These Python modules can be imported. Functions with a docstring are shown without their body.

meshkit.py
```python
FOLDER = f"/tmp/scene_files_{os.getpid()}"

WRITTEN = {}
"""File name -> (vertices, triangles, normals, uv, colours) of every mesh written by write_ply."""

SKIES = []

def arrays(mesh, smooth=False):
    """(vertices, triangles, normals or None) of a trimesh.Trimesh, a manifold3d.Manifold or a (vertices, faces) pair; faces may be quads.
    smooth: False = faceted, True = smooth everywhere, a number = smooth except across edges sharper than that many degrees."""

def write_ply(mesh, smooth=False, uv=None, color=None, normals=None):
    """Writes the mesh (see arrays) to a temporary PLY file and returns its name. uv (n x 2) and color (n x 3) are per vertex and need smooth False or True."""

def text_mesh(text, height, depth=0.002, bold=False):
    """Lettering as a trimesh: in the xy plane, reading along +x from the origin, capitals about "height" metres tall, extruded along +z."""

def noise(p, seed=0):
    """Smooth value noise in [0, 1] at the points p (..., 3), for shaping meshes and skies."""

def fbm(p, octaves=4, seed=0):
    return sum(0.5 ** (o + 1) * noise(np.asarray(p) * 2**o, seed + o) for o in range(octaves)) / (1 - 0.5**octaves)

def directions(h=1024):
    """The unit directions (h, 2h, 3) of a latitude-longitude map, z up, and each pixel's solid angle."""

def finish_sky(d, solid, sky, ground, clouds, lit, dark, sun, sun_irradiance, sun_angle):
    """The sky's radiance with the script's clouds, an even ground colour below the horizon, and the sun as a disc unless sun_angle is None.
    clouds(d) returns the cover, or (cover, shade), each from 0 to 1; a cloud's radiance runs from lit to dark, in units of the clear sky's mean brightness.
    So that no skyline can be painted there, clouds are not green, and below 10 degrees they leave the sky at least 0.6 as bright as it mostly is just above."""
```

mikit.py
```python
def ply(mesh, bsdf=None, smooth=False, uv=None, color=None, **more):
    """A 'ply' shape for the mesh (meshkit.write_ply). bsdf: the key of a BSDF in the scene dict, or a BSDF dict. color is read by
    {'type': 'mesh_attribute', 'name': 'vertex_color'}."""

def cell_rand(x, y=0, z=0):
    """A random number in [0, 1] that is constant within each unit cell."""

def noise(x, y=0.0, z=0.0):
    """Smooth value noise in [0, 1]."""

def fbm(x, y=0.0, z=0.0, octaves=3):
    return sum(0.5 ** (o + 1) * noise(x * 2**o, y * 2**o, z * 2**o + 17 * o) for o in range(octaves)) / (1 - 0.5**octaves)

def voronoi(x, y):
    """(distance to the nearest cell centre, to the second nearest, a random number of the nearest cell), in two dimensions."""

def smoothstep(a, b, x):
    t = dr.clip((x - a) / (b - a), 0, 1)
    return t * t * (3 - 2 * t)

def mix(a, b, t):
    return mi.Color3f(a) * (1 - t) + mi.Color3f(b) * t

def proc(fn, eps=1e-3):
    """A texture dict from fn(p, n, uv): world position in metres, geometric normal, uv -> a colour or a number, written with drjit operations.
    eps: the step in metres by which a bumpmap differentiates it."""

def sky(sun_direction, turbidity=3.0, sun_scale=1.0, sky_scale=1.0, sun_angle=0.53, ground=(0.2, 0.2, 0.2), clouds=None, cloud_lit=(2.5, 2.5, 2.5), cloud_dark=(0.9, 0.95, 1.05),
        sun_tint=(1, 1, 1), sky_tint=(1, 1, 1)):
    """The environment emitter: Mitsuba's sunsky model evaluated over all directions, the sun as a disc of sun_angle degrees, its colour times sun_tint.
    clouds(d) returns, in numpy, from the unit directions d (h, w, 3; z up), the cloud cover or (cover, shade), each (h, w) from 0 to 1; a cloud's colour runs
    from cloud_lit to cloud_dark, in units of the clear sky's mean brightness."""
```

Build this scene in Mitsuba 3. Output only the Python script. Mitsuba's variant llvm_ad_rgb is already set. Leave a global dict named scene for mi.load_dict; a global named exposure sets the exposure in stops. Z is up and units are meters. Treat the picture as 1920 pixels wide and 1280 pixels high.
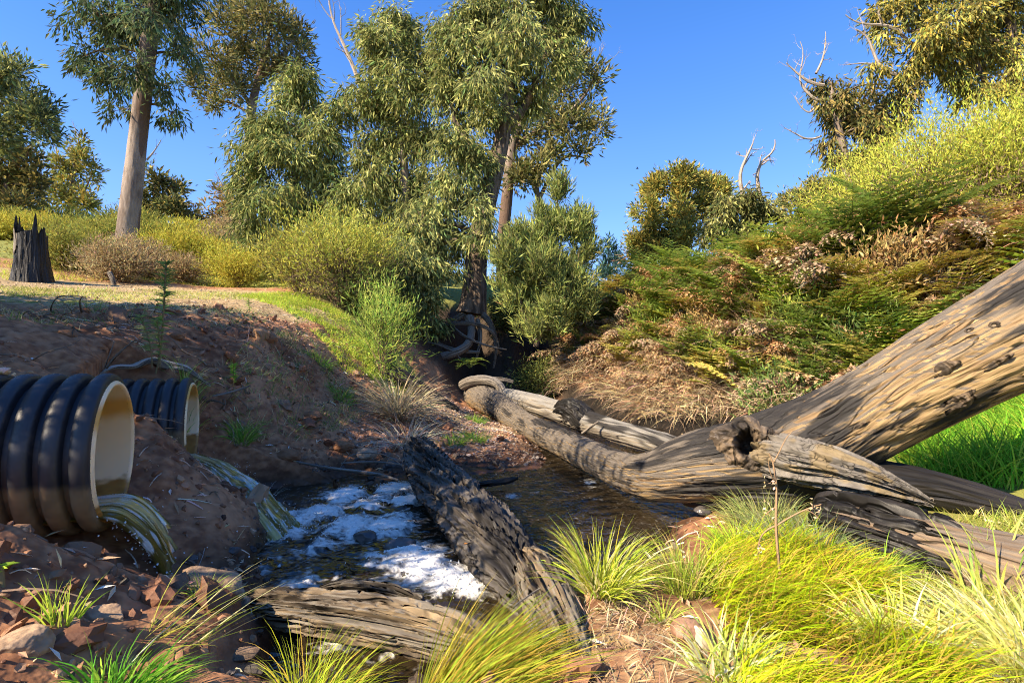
import math
import numpy as np, trimesh, mitsuba as mi, drjit as dr, mikit, meshkit
from scipy.interpolate import RBFInterpolator, CubicSpline, PchipInterpolator
from scipy.spatial import cKDTree
T = mi.ScalarTransform4f
scene, labels = {}, {}
rng = np.random.default_rng(7)

# ------------------------------------------------------------------ camera, sky, exposure
HOR, CAMZ = 670.0, 1.2                       # row of the level line in the 1920 x 1280 frame, eye height
TH = math.atan((HOR - 640) / 960.0)
CT, ST = math.cos(TH), math.sin(TH)
scene['camera'] = {'type': 'perspective', 'fov': 90.0, 'near_clip': 0.05, 'far_clip': 3000.0,
                   'to_world': T().look_at(origin=[0, 0, CAMZ], target=[0, CT, CAMZ + ST], up=[0, 0, 1])}
SUN = np.array([-0.65, -0.49, 0.60])
def thin_haze(d):
    e = np.degrees(np.arcsin(np.clip(d[..., 2], 0, 1)))
    return .72 * np.exp(-e / 10.0) * (.8 + .4 * meshkit.fbm(d * [3, 3, 9], 3, 2)), 0 * e


scene['sky'] = mikit.sky(SUN.tolist(), turbidity=3.0, sky_scale=1.15, sky_tint=(0.255, 0.54, 0.93), sun_tint=(0.98, 1.0, 1.02), ground=(0.12, 0.10, 0.06), clouds=thin_haze, cloud_lit=(2.0, 2.15, 2.3))
exposure = 3.2


def at(px, py, Y):
    """the point at forward distance Y that stands at that place of the 1920 x 1280 frame (layout aid)"""
    u, v = (px - 960) / 960.0, (640 - py) / 960.0
    t = Y / (CT - v * ST)
    return np.array([u * t, Y, CAMZ + (ST + v * CT) * t])


def onz(px, py, z):
    u, v = (px - 960) / 960.0, (640 - py) / 960.0
    t = (z - CAMZ) / (ST + v * CT)
    return np.array([u * t, (CT - v * ST) * t, z])


# ------------------------------------------------------------------ helpers
def numbered(k):
    if k not in used:
        used.add(k); return k
    i = 1
    while f'{k}_{i:03d}' in used: i += 1
    used.add(f'{k}_{i:03d}'); return f'{k}_{i:03d}'


used = set()


def thing(name, label, cat, group=None):
    k = numbered(name)
    labels[k] = {'label': label, 'category': cat}
    if group: labels[k]['group'] = group
    return k


def put(key, mesh, mat, smooth=False, uv=None, color=None, to_world=None, label=None, kind=None):
    d = mikit.ply(mesh, mat, smooth=smooth, uv=uv, color=color)
    if to_world is not None: d['to_world'] = to_world
    scene[key] = d
    if label or kind:
        e = labels.setdefault(key, {})
        if label: e['label'] = label
        if kind: e['kind'] = kind
    return d


def part(parent, name, mesh, mat, **kw):
    k = numbered(parent + '__' + name)
    put(k, mesh, mat, **kw)
    return k


def struct(name, mesh, mat, label=None, **kw):
    used.add(name)
    put(name, mesh, mat, **kw)
    labels[name] = {'kind': 'structure'}
    if label: labels[name]['label'] = label


def stuff(name, mesh, mat, label, cat, **kw):
    k = numbered(name)
    put(k, mesh, mat, **kw)
    labels[k] = {'label': label, 'category': cat, 'kind': 'stuff'}


def cat_(ms):
    """join (v, f[, c]) tuples"""
    n, V, F, C = 0, [], [], []
    for m in ms:
        V.append(m[0]); F.append(np.asarray(m[1]) + n); n += len(m[0])
        if len(m) > 2: C.append(m[2])
    return (np.vstack(V), np.vstack(F)) + ((np.vstack(C),) if C else ())


def unit(a):
    return a / (np.linalg.norm(a, axis=-1, keepdims=True) + 1e-12)


def fbm(p, o=4, seed=0): return meshkit.fbm(p, o, seed)
def ridge(p, o=3, seed=0): return 1 - np.abs(2 * meshkit.fbm(p, o, seed) - 1)
def sstep(a, b, x):
    t = np.clip((x - a) / (b - a), 0, 1); return t * t * (3 - 2 * t)


def sweep(pts, rad, sides=12, n=24, ref=(0, 0, 1), disp=None, caps=True, flat=1.0, tip=False):
    """a tapering tube along a smooth curve; disp(th, s, P, R) -> radius. returns (v, f), uv in metres"""
    pts, rad = np.asarray(pts, float), np.asarray(rad, float)
    d = np.concatenate([[0], np.cumsum(np.linalg.norm(np.diff(pts, axis=0), axis=1))])
    s = np.linspace(0, d[-1], n)
    if len(pts) > 2:
        P = np.stack([PchipInterpolator(d, pts[:, k])(s) for k in range(3)], 1) * 0.4 + CubicSpline(d, pts)(s) * 0.6
        R = PchipInterpolator(d, rad)(s)
    else:
        P = pts[0] + (pts[1] - pts[0]) * (s / d[-1])[:, None]; R = np.interp(s, d, rad)
    t = unit(np.gradient(P, axis=0))
    ref = np.asarray(ref, float)
    a = ref - (t @ ref)[:, None] * t
    a = unit(a); b = np.cross(t, a)
    th = np.linspace(-math.pi, math.pi, sides + 1)
    TT, SS = np.meshgrid(th, s)
    RR = np.broadcast_to(R[:, None], TT.shape)
    if disp is not None: RR = disp(TT, SS, P[:, None, :] + 0 * TT[..., None], RR)
    V = P[:, None] + RR[..., None] * (np.cos(TT)[..., None] * a[:, None] * flat + np.sin(TT)[..., None] * b[:, None])
    V[:, -1] = V[:, 0]
    i, j = np.meshgrid(np.arange(n - 1), np.arange(sides), indexing='ij')
    w = sides + 1
    q = np.stack([i * w + j, i * w + j + 1, (i + 1) * w + j + 1, (i + 1) * w + j], -1).reshape(-1, 4)
    F = np.vstack([q[:, [0, 1, 2]], q[:, [0, 2, 3]]])
    V = V.reshape(-1, 3)
    rm = float(np.mean(rad))
    UV = np.stack([TT * rm, SS], -1).reshape(-1, 2)
    if caps:
        m = len(V)
        c0, c1 = V[:w].mean(0), V[-w:].mean(0)
        V = np.vstack([V, V[:w], V[-w:], c0 + (-t[0]) * (rad[0] * .15), c1 + t[-1] * (rad[-1] * .15)])
        UV = np.vstack([UV, UV[:w] * 1, UV[-w:] * 1, [[0, UV[0, 1]]], [[0, UV[-1, 1]]]])
        k = np.arange(sides)
        F = np.vstack([F, np.stack([m + k + 1, m + k, k * 0 + m + 2 * w], 1), np.stack([m + w + k, m + w + k + 1, k * 0 + m + 2 * w + 1], 1)])
    return (V, F), UV


def tube(pts, rad, sides=5, n=None):
    return sweep(pts, rad, sides, n or max(4, 4 * len(pts)), ref=(0.12, 0.99, 0.05), caps=False)[0]


def leaf_mesh(P, D, L, W, C, fold=0.25, side=None):
    """lance-shaped leaves: two triangles folded along the midrib. P, D (n,3); L, W (n,); C (n,3)"""
    n = len(P)
    S = np.cross(D, rng.normal(size=(n, 3)) if side is None else side)
    S = unit(S); N = np.cross(S, D)
    L, W = np.broadcast_to(L, n)[:, None], np.broadcast_to(W, n)[:, None]
    M = P + D * L * .42
    V = np.stack([P, M + S * W * .5 + N * W * fold, P + D * L, M - S * W * .5 + N * W * fold], 1).reshape(-1, 3)
    o = np.arange(n)[:, None] * 4
    F = np.concatenate([o + [0, 1, 2], o + [0, 2, 3]], 1).reshape(-1, 3)
    return V, F, np.repeat(C, 4, 0)


def vary(base, n, amt=.25, tint=None, tprob=0.0):
    c = np.asarray(base)[None] * (1 + amt * rng.normal(size=(n, 1))) * (1 + .10 * rng.normal(size=(n, 3)))
    if tint is not None:
        k = rng.random(n) < tprob
        c[k] = np.asarray(tint) * (1 + .2 * rng.normal(size=(k.sum(), 1)))
    return np.clip(c * 1.75, .004, .8)


def blades(P, D, L, W, C, droop=0.6, seg=4, twist=None):
    """grass blades: tapering curved ribbons. D the starting direction; they bow over by droop"""
    n = len(P)
    L, W = np.broadcast_to(L, n)[:, None], np.broadcast_to(W, n)[:, None]
    droop = np.broadcast_to(droop, n)[:, None]
    S = unit(np.cross(D, unit(rng.normal(size=(n, 3)) * [1, 1, .2])))
    rows, p, d = [], P.copy(), D.copy()
    out = unit(D * [1, 1, 0] + 1e-4)
    for k in range(seg + 1):
        w = W * (1 - (k / seg) ** 1.6) * .5
        if k < seg: rows += [p - S * w, p + S * w]
        else: rows += [p]
        d = unit(d + (out * .55 - np.array([0, 0, .75])) * droop * (k + 1) / seg * .55)
        p = p + d * L / seg
    V = np.stack(rows, 1).reshape(-1, 3)
    m = 2 * seg + 1
    f = []
    for k in range(seg - 1): f += [[2 * k, 2 * k + 1, 2 * k + 3], [2 * k, 2 * k + 3, 2 * k + 2]]
    f += [[2 * seg - 2, 2 * seg - 1, 2 * seg]]
    F = (np.arange(n)[:, None, None] * m + np.array(f)[None]).reshape(-1, 3)
    return V, F, np.repeat(C, m, 0)


ICO = trimesh.creation.icosphere(subdivisions=1); ICO0 = trimesh.creation.icosphere(subdivisions=0); ICO3 = trimesh.creation.icosphere(subdivisions=4)


def pebbles(P, r, C, flat=.6, base=ICO0):
    """many small angular stones in one mesh"""
    n, v, f = len(P), np.array(base.vertices), np.array(base.faces)
    k = len(v)
    jit = 1 + .20 * rng.normal(size=(n, k, 1))
    sc = np.stack([np.ones(n), .6 + .5 * rng.random(n), flat * (.6 + .6 * rng.random(n))], 1)
    a = rng.random(n) * 6.283
    q = v[None] * jit * sc[:, None] * np.asarray(r)[:, None, None]
    tl = rng.normal(size=(n, 2)) * .3
    q[..., 2] += q[..., 0] * tl[:, :1] + q[..., 1] * tl[:, 1:]
    x = q[..., 0] * np.cos(a)[:, None] - q[..., 1] * np.sin(a)[:, None]
    y = q[..., 0] * np.sin(a)[:, None] + q[..., 1] * np.cos(a)[:, None]
    V = np.stack([x, y, q[..., 2]], -1) + P[:, None]
    F = (np.arange(n)[:, None, None] * k + f[None]).reshape(-1, 3)
    return V.reshape(-1, 3), F, np.repeat(C, k, 0)


# ------------------------------------------------------------------ materials
proc, noise, pfbm, smooth, mix, C3 = mikit.proc, mikit.noise, mikit.fbm, mikit.smoothstep, mikit.mix, mi.Color3f
VC = {'type': 'mesh_attribute', 'name': 'vertex_color'}


def bumped(b, fn, scale=1.0, eps=2e-3):
    return {'type': 'twosided', 'b': {'type': 'bumpmap', 'arbitrary': proc(fn, eps), 'scale': scale, 'bsdf': b}}


def zone_proc(p):
    f = pfbm(p.x * .7, p.y * .7, 3, 3) - .5
    brow = dr.select(p.x < 1, smooth(1.62, 1.80, p.z + f * .2), 0)
    track = brow * smooth(13.5, 11, p.y - .1 * p.x + f * 2) * smooth(-.25, .1, .62 - .06 * dr.square(dr.maximum(p.x + 4, 0)))
    bar = dr.exp(-(dr.square(p.x + .5) + dr.square((p.y - 7.4) / 1.6))) * 1.1
    tan = dr.clip(dr.maximum(track * .9, bar * .7), 0, 1)
    g = dr.maximum(smooth(11, 14, p.y + f * 2) * smooth(2.2, 2.7, p.z + f), smooth(.9, 1.5, p.x + f * .8) * smooth(.10, .16, p.z) * .7 * smooth(5.2, 4.5, p.y))
    strip = dr.exp(-dr.square((p.x + 2.0 - (8.5 - p.y) * .55) / .75)) * smooth(5.6, 6.4, p.y) * smooth(.45, .7, p.z)
    g = dr.maximum(g, dr.minimum(strip, .9))
    g = dr.maximum(g, dr.select(p.y < 6.5, brow * .8 * smooth(.5, .62, pfbm(p.x * 2, p.y * 2, 3, 3)), 0))
    g = dr.maximum(g, dr.select(p.x > 4, smooth(.5, 1.2, p.z) * .5, 0))
    tan = dr.maximum(tan, smooth(-.15, .15, p.x + f * .3) * smooth(2.7, 2.2, p.y) * .45)
    return g, tan


def ground_col(p, n, uv):
    gw, tw = zone_proc(p)
    f1, f2 = pfbm(p.x * 2.3, p.y * 2.3, p.z * 2.3, 4), pfbm(p.x * 23, p.y * 23, p.z * 23, 3)
    red = mix((.135, .056, .027), (.40, .205, .105), smooth(.3, .75, f1 * .55 + f2 * .45))
    tan = mix((.19, .135, .07), (.34, .25, .13), smooth(.3, .7, f1 * .4 + f2 * .6))
    c = mix(red, tan, smooth(.25, .75, tw + (f2 - .5) * .5))
    gr = mix((.10, .115, .025), (.20, .20, .045), f2)
    c = mix(c, gr, smooth(.35, .65, gw + (f2 - .5) * .7 + (f1 - .5) * .5))
    bank_shade = smooth(10.8, 11.8, p.y) * smooth(-4.5, -3.5, p.x) * smooth(1.6, .9, p.x) * smooth(2.9, 2.4, p.z + (f1 - .5) * .5)  # tree shade at the creek bend, painted into the soil colour
    bank_shade = dr.maximum(bank_shade, smooth(.75, .4, p.z + (f1 - .5) * .4) * smooth(.7, 1.3, p.x) * smooth(5.4, 6.4, p.y))  # dark of the undercut far waterline, painted in the same way
    c = mix(c, C3(.040, .028, .019) * (.6 + .8 * f2), bank_shade)
    wet = dr.maximum(smooth(.22, .02, p.z + (f1 - .5) * .22), smooth(.9, .3, p.z + (f1 - .5) * .3) * smooth(.8, 1.6, p.x) * smooth(5.2, 6.2, p.y))
    return c * (1 - .76 * wet)


def ground_rough(p, n, uv):
    return .95 - .6 * smooth(.12, .0, p.z + (pfbm(p.x * 3, p.y * 3, 0, 2) - .5) * .1)


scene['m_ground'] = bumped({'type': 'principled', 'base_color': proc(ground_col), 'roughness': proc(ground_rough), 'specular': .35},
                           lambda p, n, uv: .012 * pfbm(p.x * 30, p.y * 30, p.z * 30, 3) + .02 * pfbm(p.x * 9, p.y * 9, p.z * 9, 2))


def wood_fn(light, dark, grey, gamt, fu=26., fv=1.6, blk=.0, far=None, char=None):
    def f(p, n, uv):
        w = pfbm(uv.x * 2.5, uv.y * .9, 3, 3)
        X, Y = uv.x * fu + w * 7, uv.y * fv
        g = pfbm(X, Y, 1, 4)
        g2 = pfbm(X * 3, Y * 2, 5, 2)
        c = mix(dark, light, smooth(.30, .70, g * .5 + g2 * .25 + w * .25))
        ln = dr.maximum(smooth(.030, .004, dr.abs(pfbm(X * .42, Y * .42, 7, 3) - .5)), .5 * smooth(.040, .006, dr.abs(pfbm(X * 1.1, Y * .9, 9, 2) - .5)))
        c = c * (1 - .72 * ln)
        c = mix(c, mix(C3(*grey) * .55, grey, g2), smooth(.42, .62, w * .55 + n.z * .50 + gamt + (0 if far is None else smooth(far, far + .5, uv.y) * .3) + (g - .5) * .3))
        if blk > 0:
            c = mix(c, (.022, .02, .019), smooth(.60 - blk * .3, .72 - blk * .25, pfbm(uv.x * 4 + 9, uv.y * 1.3, 8, 3) * .9 + (g - .5) * .35 + (0 if char is None else .13 * smooth(char[0], char[0] + .3, uv.y) * smooth(char[1], char[1] - .3, uv.y))))
        return c
    return f


def wood_bump(fu, fv, a):
    def f(p, n, uv):
        X, Y = uv.x * fu + 7 * pfbm(uv.x * 2.5, uv.y * .9, 3, 3), uv.y * fv
        return a * pfbm(X, Y, 1, 3) + a * .4 * pfbm(X * 3, Y * 3, 2, 2) - a * .7 * smooth(.030, .004, dr.abs(pfbm(X * .42, Y * .42, 7, 3) - .5))
    return f


def wood(name, light, dark, grey, gamt, blk=0., fu=26., fv=1.6, a=.02, rough=.75, far=None, char=None):
    scene[name] = bumped({'type': 'principled', 'base_color': proc(wood_fn(light, dark, grey, gamt, fu, fv, blk, far, char)), 'roughness': rough, 'specular': .3}, wood_bump(fu, fv, a))


wood('m_golden', (.35, .245, .12), (.175, .112, .06), (.155, .131, .106), .03, char=(1.9, 3.1), blk=.36, fu=52, fv=4.5, far=2.6, a=.016)
wood('m_greylog', (.34, .29, .22), (.12, .10, .08), (.25, .235, .21), .18, blk=.22)
wood('m_char', (.115, .095, .074), (.022, .019, .016), (.11, .10, .092), -.06, blk=.2, fu=30, a=.03, rough=.55)
wood('m_black', (.030, .026, .023), (.008, .0075, .007), (.085, .08, .077), -.40, blk=.4, rough=.5)
wood('m_foregrey', (.27, .20, .12), (.055, .042, .031), (.19, .165, .13), -.04, blk=.15, fu=44, fv=3.0, a=.025)
wood('m_brownlog', (.25, .18, .115), (.12, .083, .055), (.17, .14, .115), -.1, blk=.18, fu=40, fv=3, a=.02)
def crack(uv):
    u2, v2 = uv.x * 62 + 5 * pfbm(uv.x * 14, uv.y * 9, 1, 3), uv.y * 27 + 5 * pfbm(uv.x * 12, uv.y * 12, 4, 3)
    a, b, k = mikit.voronoi(u2, v2)
    return 1 - smooth(.16, .02, b - a) * smooth(.35, .6, pfbm(uv.x * 20, uv.y * 14, 6, 3)), k


def spur_col(p, n, uv):
    e, k = crack(uv)
    f = pfbm(uv.x * 50, uv.y * 40, 2, 3)
    c = mix((.085, .075, .064), (.215, .195, .168), f * .8 + k * .2)
    c = mix(c, (.23, .16, .06), smooth(.58, .68, pfbm(uv.x * 18, uv.y * 9, 8, 3)) * .5)
    c = c * (1 - .5 * smooth(.032, .004, dr.abs(pfbm(uv.x * 20, uv.y * 3, 7, 3) - .5)))
    return c * (.35 + .65 * e)


scene['m_spur'] = bumped({'type': 'principled', 'base_color': proc(spur_col), 'roughness': .8, 'specular': .25}, lambda p, n, uv: .006 * crack(uv)[0] + .02 * pfbm(uv.x * 30, uv.y * 20, 2, 3))
wood('m_knot', (.21, .15, .095), (.035, .028, .022), (.19, .16, .13), -.12, blk=.35, fu=14, fv=9, a=.05)
wood('m_palewood', (.46, .41, .34), (.20, .17, .14), (.40, .37, .33), .1, fu=60)
wood('m_root', (.30, .26, .21), (.09, .075, .06), (.22, .2, .18), .0, fu=40)


def bark_smooth(p, n, uv):
    w = pfbm(p.x * 2.2, p.y * 2.2, p.z * .8, 4)
    g = pfbm(p.x * 14, p.y * 14, p.z * 3, 3)
    c = mix((.115, .085, .068), (.265, .215, .178), smooth(.35, .65, w * .7 + g * .3))
    return mix(c, (.115, .075, .055), smooth(.56, .64, pfbm(p.x * 2.6 + 4, p.y * 2.6, p.z * .45, 3) + (g - .5) * .12))


def bark_rough(p, n, uv):
    g = pfbm(p.x * 16, p.y * 16, p.z * 2.2, 4)
    return mix((.06, .045, .035), (.20, .152, .115), smooth(.33, .68, g))


scene['m_bark'] = bumped({'type': 'principled', 'base_color': proc(bark_smooth), 'roughness': .8, 'specular': .25}, lambda p, n, uv: .02 * pfbm(p.x * 10, p.y * 10, p.z * 2.5, 3))
scene['m_barkrough'] = bumped({'type': 'principled', 'base_color': proc(bark_rough), 'roughness': .9, 'specular': .2}, lambda p, n, uv: .05 * pfbm(p.x * 16, p.y * 16, p.z * 2.2, 4))
scene['m_twig'] = {'type': 'twosided', 'b': {'type': 'diffuse', 'reflectance': VC}}
scene['m_leaf'] = {'type': 'principledthin', 'base_color': VC, 'roughness': .34, 'diff_trans': .55, 'eta': 1.5}
scene['m_blade'] = {'type': 'principledthin', 'base_color': VC, 'roughness': .45, 'diff_trans': .9, 'eta': 1.4}
scene['m_dry'] = {'type': 'principledthin', 'base_color': VC, 'roughness': .8, 'diff_trans': .35, 'eta': 1.25}
scene['m_stone'] = bumped({'type': 'principled', 'base_color': VC, 'roughness': .7, 'specular': .4}, lambda p, n, uv: .01 * pfbm(p.x * 25, p.y * 25, p.z * 25, 4))


def rock_col(p, n, uv):
    a, b = pfbm(p.x * 9, p.y * 9, p.z * 9, 3), pfbm(p.x * 50, p.y * 50, p.z * 50, 2)
    c = mix((.15, .10, .065), (.34, .235, .15), smooth(.3, .7, a * .7 + b * .3))
    return c * (1 - .55 * smooth(.16, .04, p.z + (a - .5) * .1))


scene['m_rock'] = bumped({'type': 'principled', 'base_color': proc(rock_col), 'roughness': .65, 'specular': .4}, lambda p, n, uv: .02 * pfbm(p.x * 22, p.y * 22, p.z * 22, 4))


def pipe_col(p, n, uv):
    f = pfbm(p.x * 14, p.y * 14, p.z * 14, 3)
    mud = smooth(.67, .63, p.z + (pfbm(p.x * 5, p.y * 5, 0, 2) - .5) * .05)
    c = mix((.012, .0135, .018), (.026, .028, .034), f)
    dust = smooth(.52, .72, pfbm(p.x * 6, p.y * 6, p.z * 6, 4)) * .5
    c = mix(c, (.15, .12, .09), dust * .30 * smooth(.4, .7, pfbm(p.x * 30, p.y * 30, p.z * 30, 3)))
    return mix(c, mix((.09, .06, .032), (.27, .19, .10), f), mud * .85)


scene['m_pipe'] = {'type': 'twosided', 'b': {'type': 'principled', 'base_color': proc(pipe_col), 'roughness': proc(lambda p, n, uv: .34 + .3 * pfbm(p.x * 8, p.y * 8, p.z * 8, 3)), 'specular': .5}}


def liner_col(p, n, uv):
    f, g = pfbm(p.x * 5, p.y * 5, p.z * 1.5, 3), pfbm(p.x * 30, p.y * 30, p.z * 30, 2)
    c = mix((.82, .62, .36), (.88, .74, .50), f)
    st = smooth(.82, .90, p.z + (f - .5) * .1) * smooth(1.02, .95, p.z + (f - .5) * .06)
    c = mix(c, (.66, .34, .06), st * .95)
    low = smooth(.56, .52, p.z + (g - .5) * .05 + (f - .5) * .04)
    return mix(c, mix((.20, .09, .02), (.42, .22, .05), g), low)


scene['m_liner'] = {'type': 'twosided', 'b': {'type': 'principled', 'base_color': proc(liner_col), 'roughness': .4, 'specular': .4}}


def ripple(p, n, uv):
    return .030 * pfbm(p.x * 10, p.y * 13, 3, 3) + .008 * pfbm(p.x * 40, p.y * 40, 7, 2)


FOAM = [(*onz(a, b, 0)[:2], r / 960 * onz(a, b, 0)[1] * 1.05, k) for a, b, r, k in [(650, 928, 38, 1), (695, 945, 34, .9), (740, 918, 36, 1.1), (760, 940, 28, 1), (600, 965, 46, .8), (555, 985, 46, .9), (520, 975, 36, .8), (655, 990, 50, .9), (730, 985, 44, 1), (600, 1020, 34, .7), (755, 1045, 46, 1), (800, 1060, 50, 1.1), (850, 1085, 46, 1.1), (880, 1105, 30, 1), (700, 1050, 32, .7), (640, 1070, 30, .5), (560, 1100, 40, .55), (640, 1205, 40, .5), (740, 1215, 30, .4), (500, 1060, 30, .4), (960, 930, 14, .4), (1110, 905, 16, .6), (1000, 920, 12, .3)]]


def foam_w(p, n, uv):
    f = mi.Float(0)
    for (x, y, R, a) in FOAM:
        f = dr.maximum(f, a * dr.exp(-(dr.square(p.x - x) + dr.square((p.y - y) / 1.5)) / R ** 2))
    w = pfbm(p.x * 4, p.y * 4, 9, 3) * 2.4
    d = pfbm(p.x * 38 + w * 2, p.y * 38 - w * 2, 2, 4)
    e = pfbm(p.x * 6 + w, p.y * 9 - w, 5, 4)
    lace = smooth(.12, .0, dr.abs(e - .5)) * .25
    return smooth(.26, 1.06, f * 1.08 + (d - .5) * .7 + (e - .5) * 1.0 + lace) * .95


def water_col(p, n, uv):
    return mix((.014, .011, .007), (.075, .047, .018), smooth(8.0, 9.5, p.y) * .8 + .25 * pfbm(p.x * 2, p.y * 2, 0, 2))


scene['m_water'] = {'type': 'twosided', 'b': {'type': 'blendbsdf', 'weight': proc(foam_w),
    'a': {'type': 'bumpmap', 'arbitrary': proc(ripple, 3e-3), 'scale': 1.0, 'bsdf': {'type': 'principled', 'base_color': proc(water_col), 'roughness': .06, 'specular': .6}},
    'b': {'type': 'bumpmap', 'arbitrary': proc(lambda p, n, uv: .02 * pfbm(p.x * 40, p.y * 40, 1, 3), 2e-3), 'scale': 1.0, 'bsdf': {'type': 'principled', 'base_color': {'type': 'rgb', 'value': [.74, .73, .69]}, 'roughness': .6, 'specular': .5}}}}


def jet_col(p, n, uv):
    g = pfbm(uv.x * 34, uv.y * 2.2, 0, 3)
    return mix(mix((.22, .155, .03), (.90, .74, .32), smooth(.40, .72, g)), (.92, .92, .86), smooth(.56, .70, pfbm(uv.x * 46, uv.y * 7, 6, 3)))


scene['m_jet'] = {'type': 'blendbsdf', 'weight': proc(lambda p, n, uv: .68 + .30 * smooth(.45, .7, pfbm(uv.x * 30, uv.y * 2.0, 4, 3))),
    'a': {'type': 'bumpmap', 'arbitrary': proc(lambda p, n, uv: .02 * pfbm(uv.x * 30, uv.y * 3, 2, 3), 2e-3), 'scale': 1.0, 'bsdf': {'type': 'dielectric', 'int_ior': 1.33, 'specular_transmittance': {'type': 'rgb', 'value': [.93, .88, .60]}}},
    'b': {'type': 'principledthin', 'base_color': proc(jet_col), 'roughness': .30, 'diff_trans': .9, 'eta': 1.33}}

# ------------------------------------------------------------------ the ground: one sheet through surveyed points
ctl = []
for (px, py, z) in [(470, 1010, .08), (480, 960, .12), (540, 905, .14), (620, 890, .12), (700, 880, .10), (780, 878, .08), (850, 872, .05), (940, 862, .05), (1005, 868, .03), (470, 1060, .10), (440, 1110, .12),
                    (900, 790, .15), (850, 830, .2), (950, 830, .12), (880, 860, .08), (830, 775, .40), (980, 800, .08),
                    (1230, 1080, .17), (1300, 1050, .17), (1290, 985, .16), (1360, 965, .14), (1150, 1050, .0), (1080, 1110, .17),
                    (1400, 1050, .19), (1500, 1150, .2), (1400, 1280, .18), (1600, 1250, .2), (1650, 1100, .22), (1800, 1150, .2), (1900, 1250, .2), (1600, 1000, .26), (1850, 1000, .28),
                    (1800, 870, .37), (1700, 820, .42), (1900, 860, .45), (1250, 812, .05), (1330, 805, .2), (1420, 800, .30), (1500, 790, .42), (1150, 778, .08),
                    (800, 1300, .10), (900, 1230, .11), (1000, 1230, .12), (1100, 1150, .17), (1170, 1200, .17), (1250, 1180, .16), (1150, 1290, .17), (1000, 1150, .08),
                    (0, 1000, .56), (70, 1022, .50), (130, 1060, .42), (0, 1100, .46), (100, 1200, .34), (0, 1280, .32), (250, 1150, .27), (300, 1250, .22), (400, 1130, .19), (440, 1180, .14), (430, 1260, .09), (520, 1280, .06),
                    (200, 1070, .26), (250, 1060, .20), (350, 1060, .13), (330, 1095, .10), (400, 1060, .12)]:
    ctl.append(onz(px, py, z))
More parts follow.
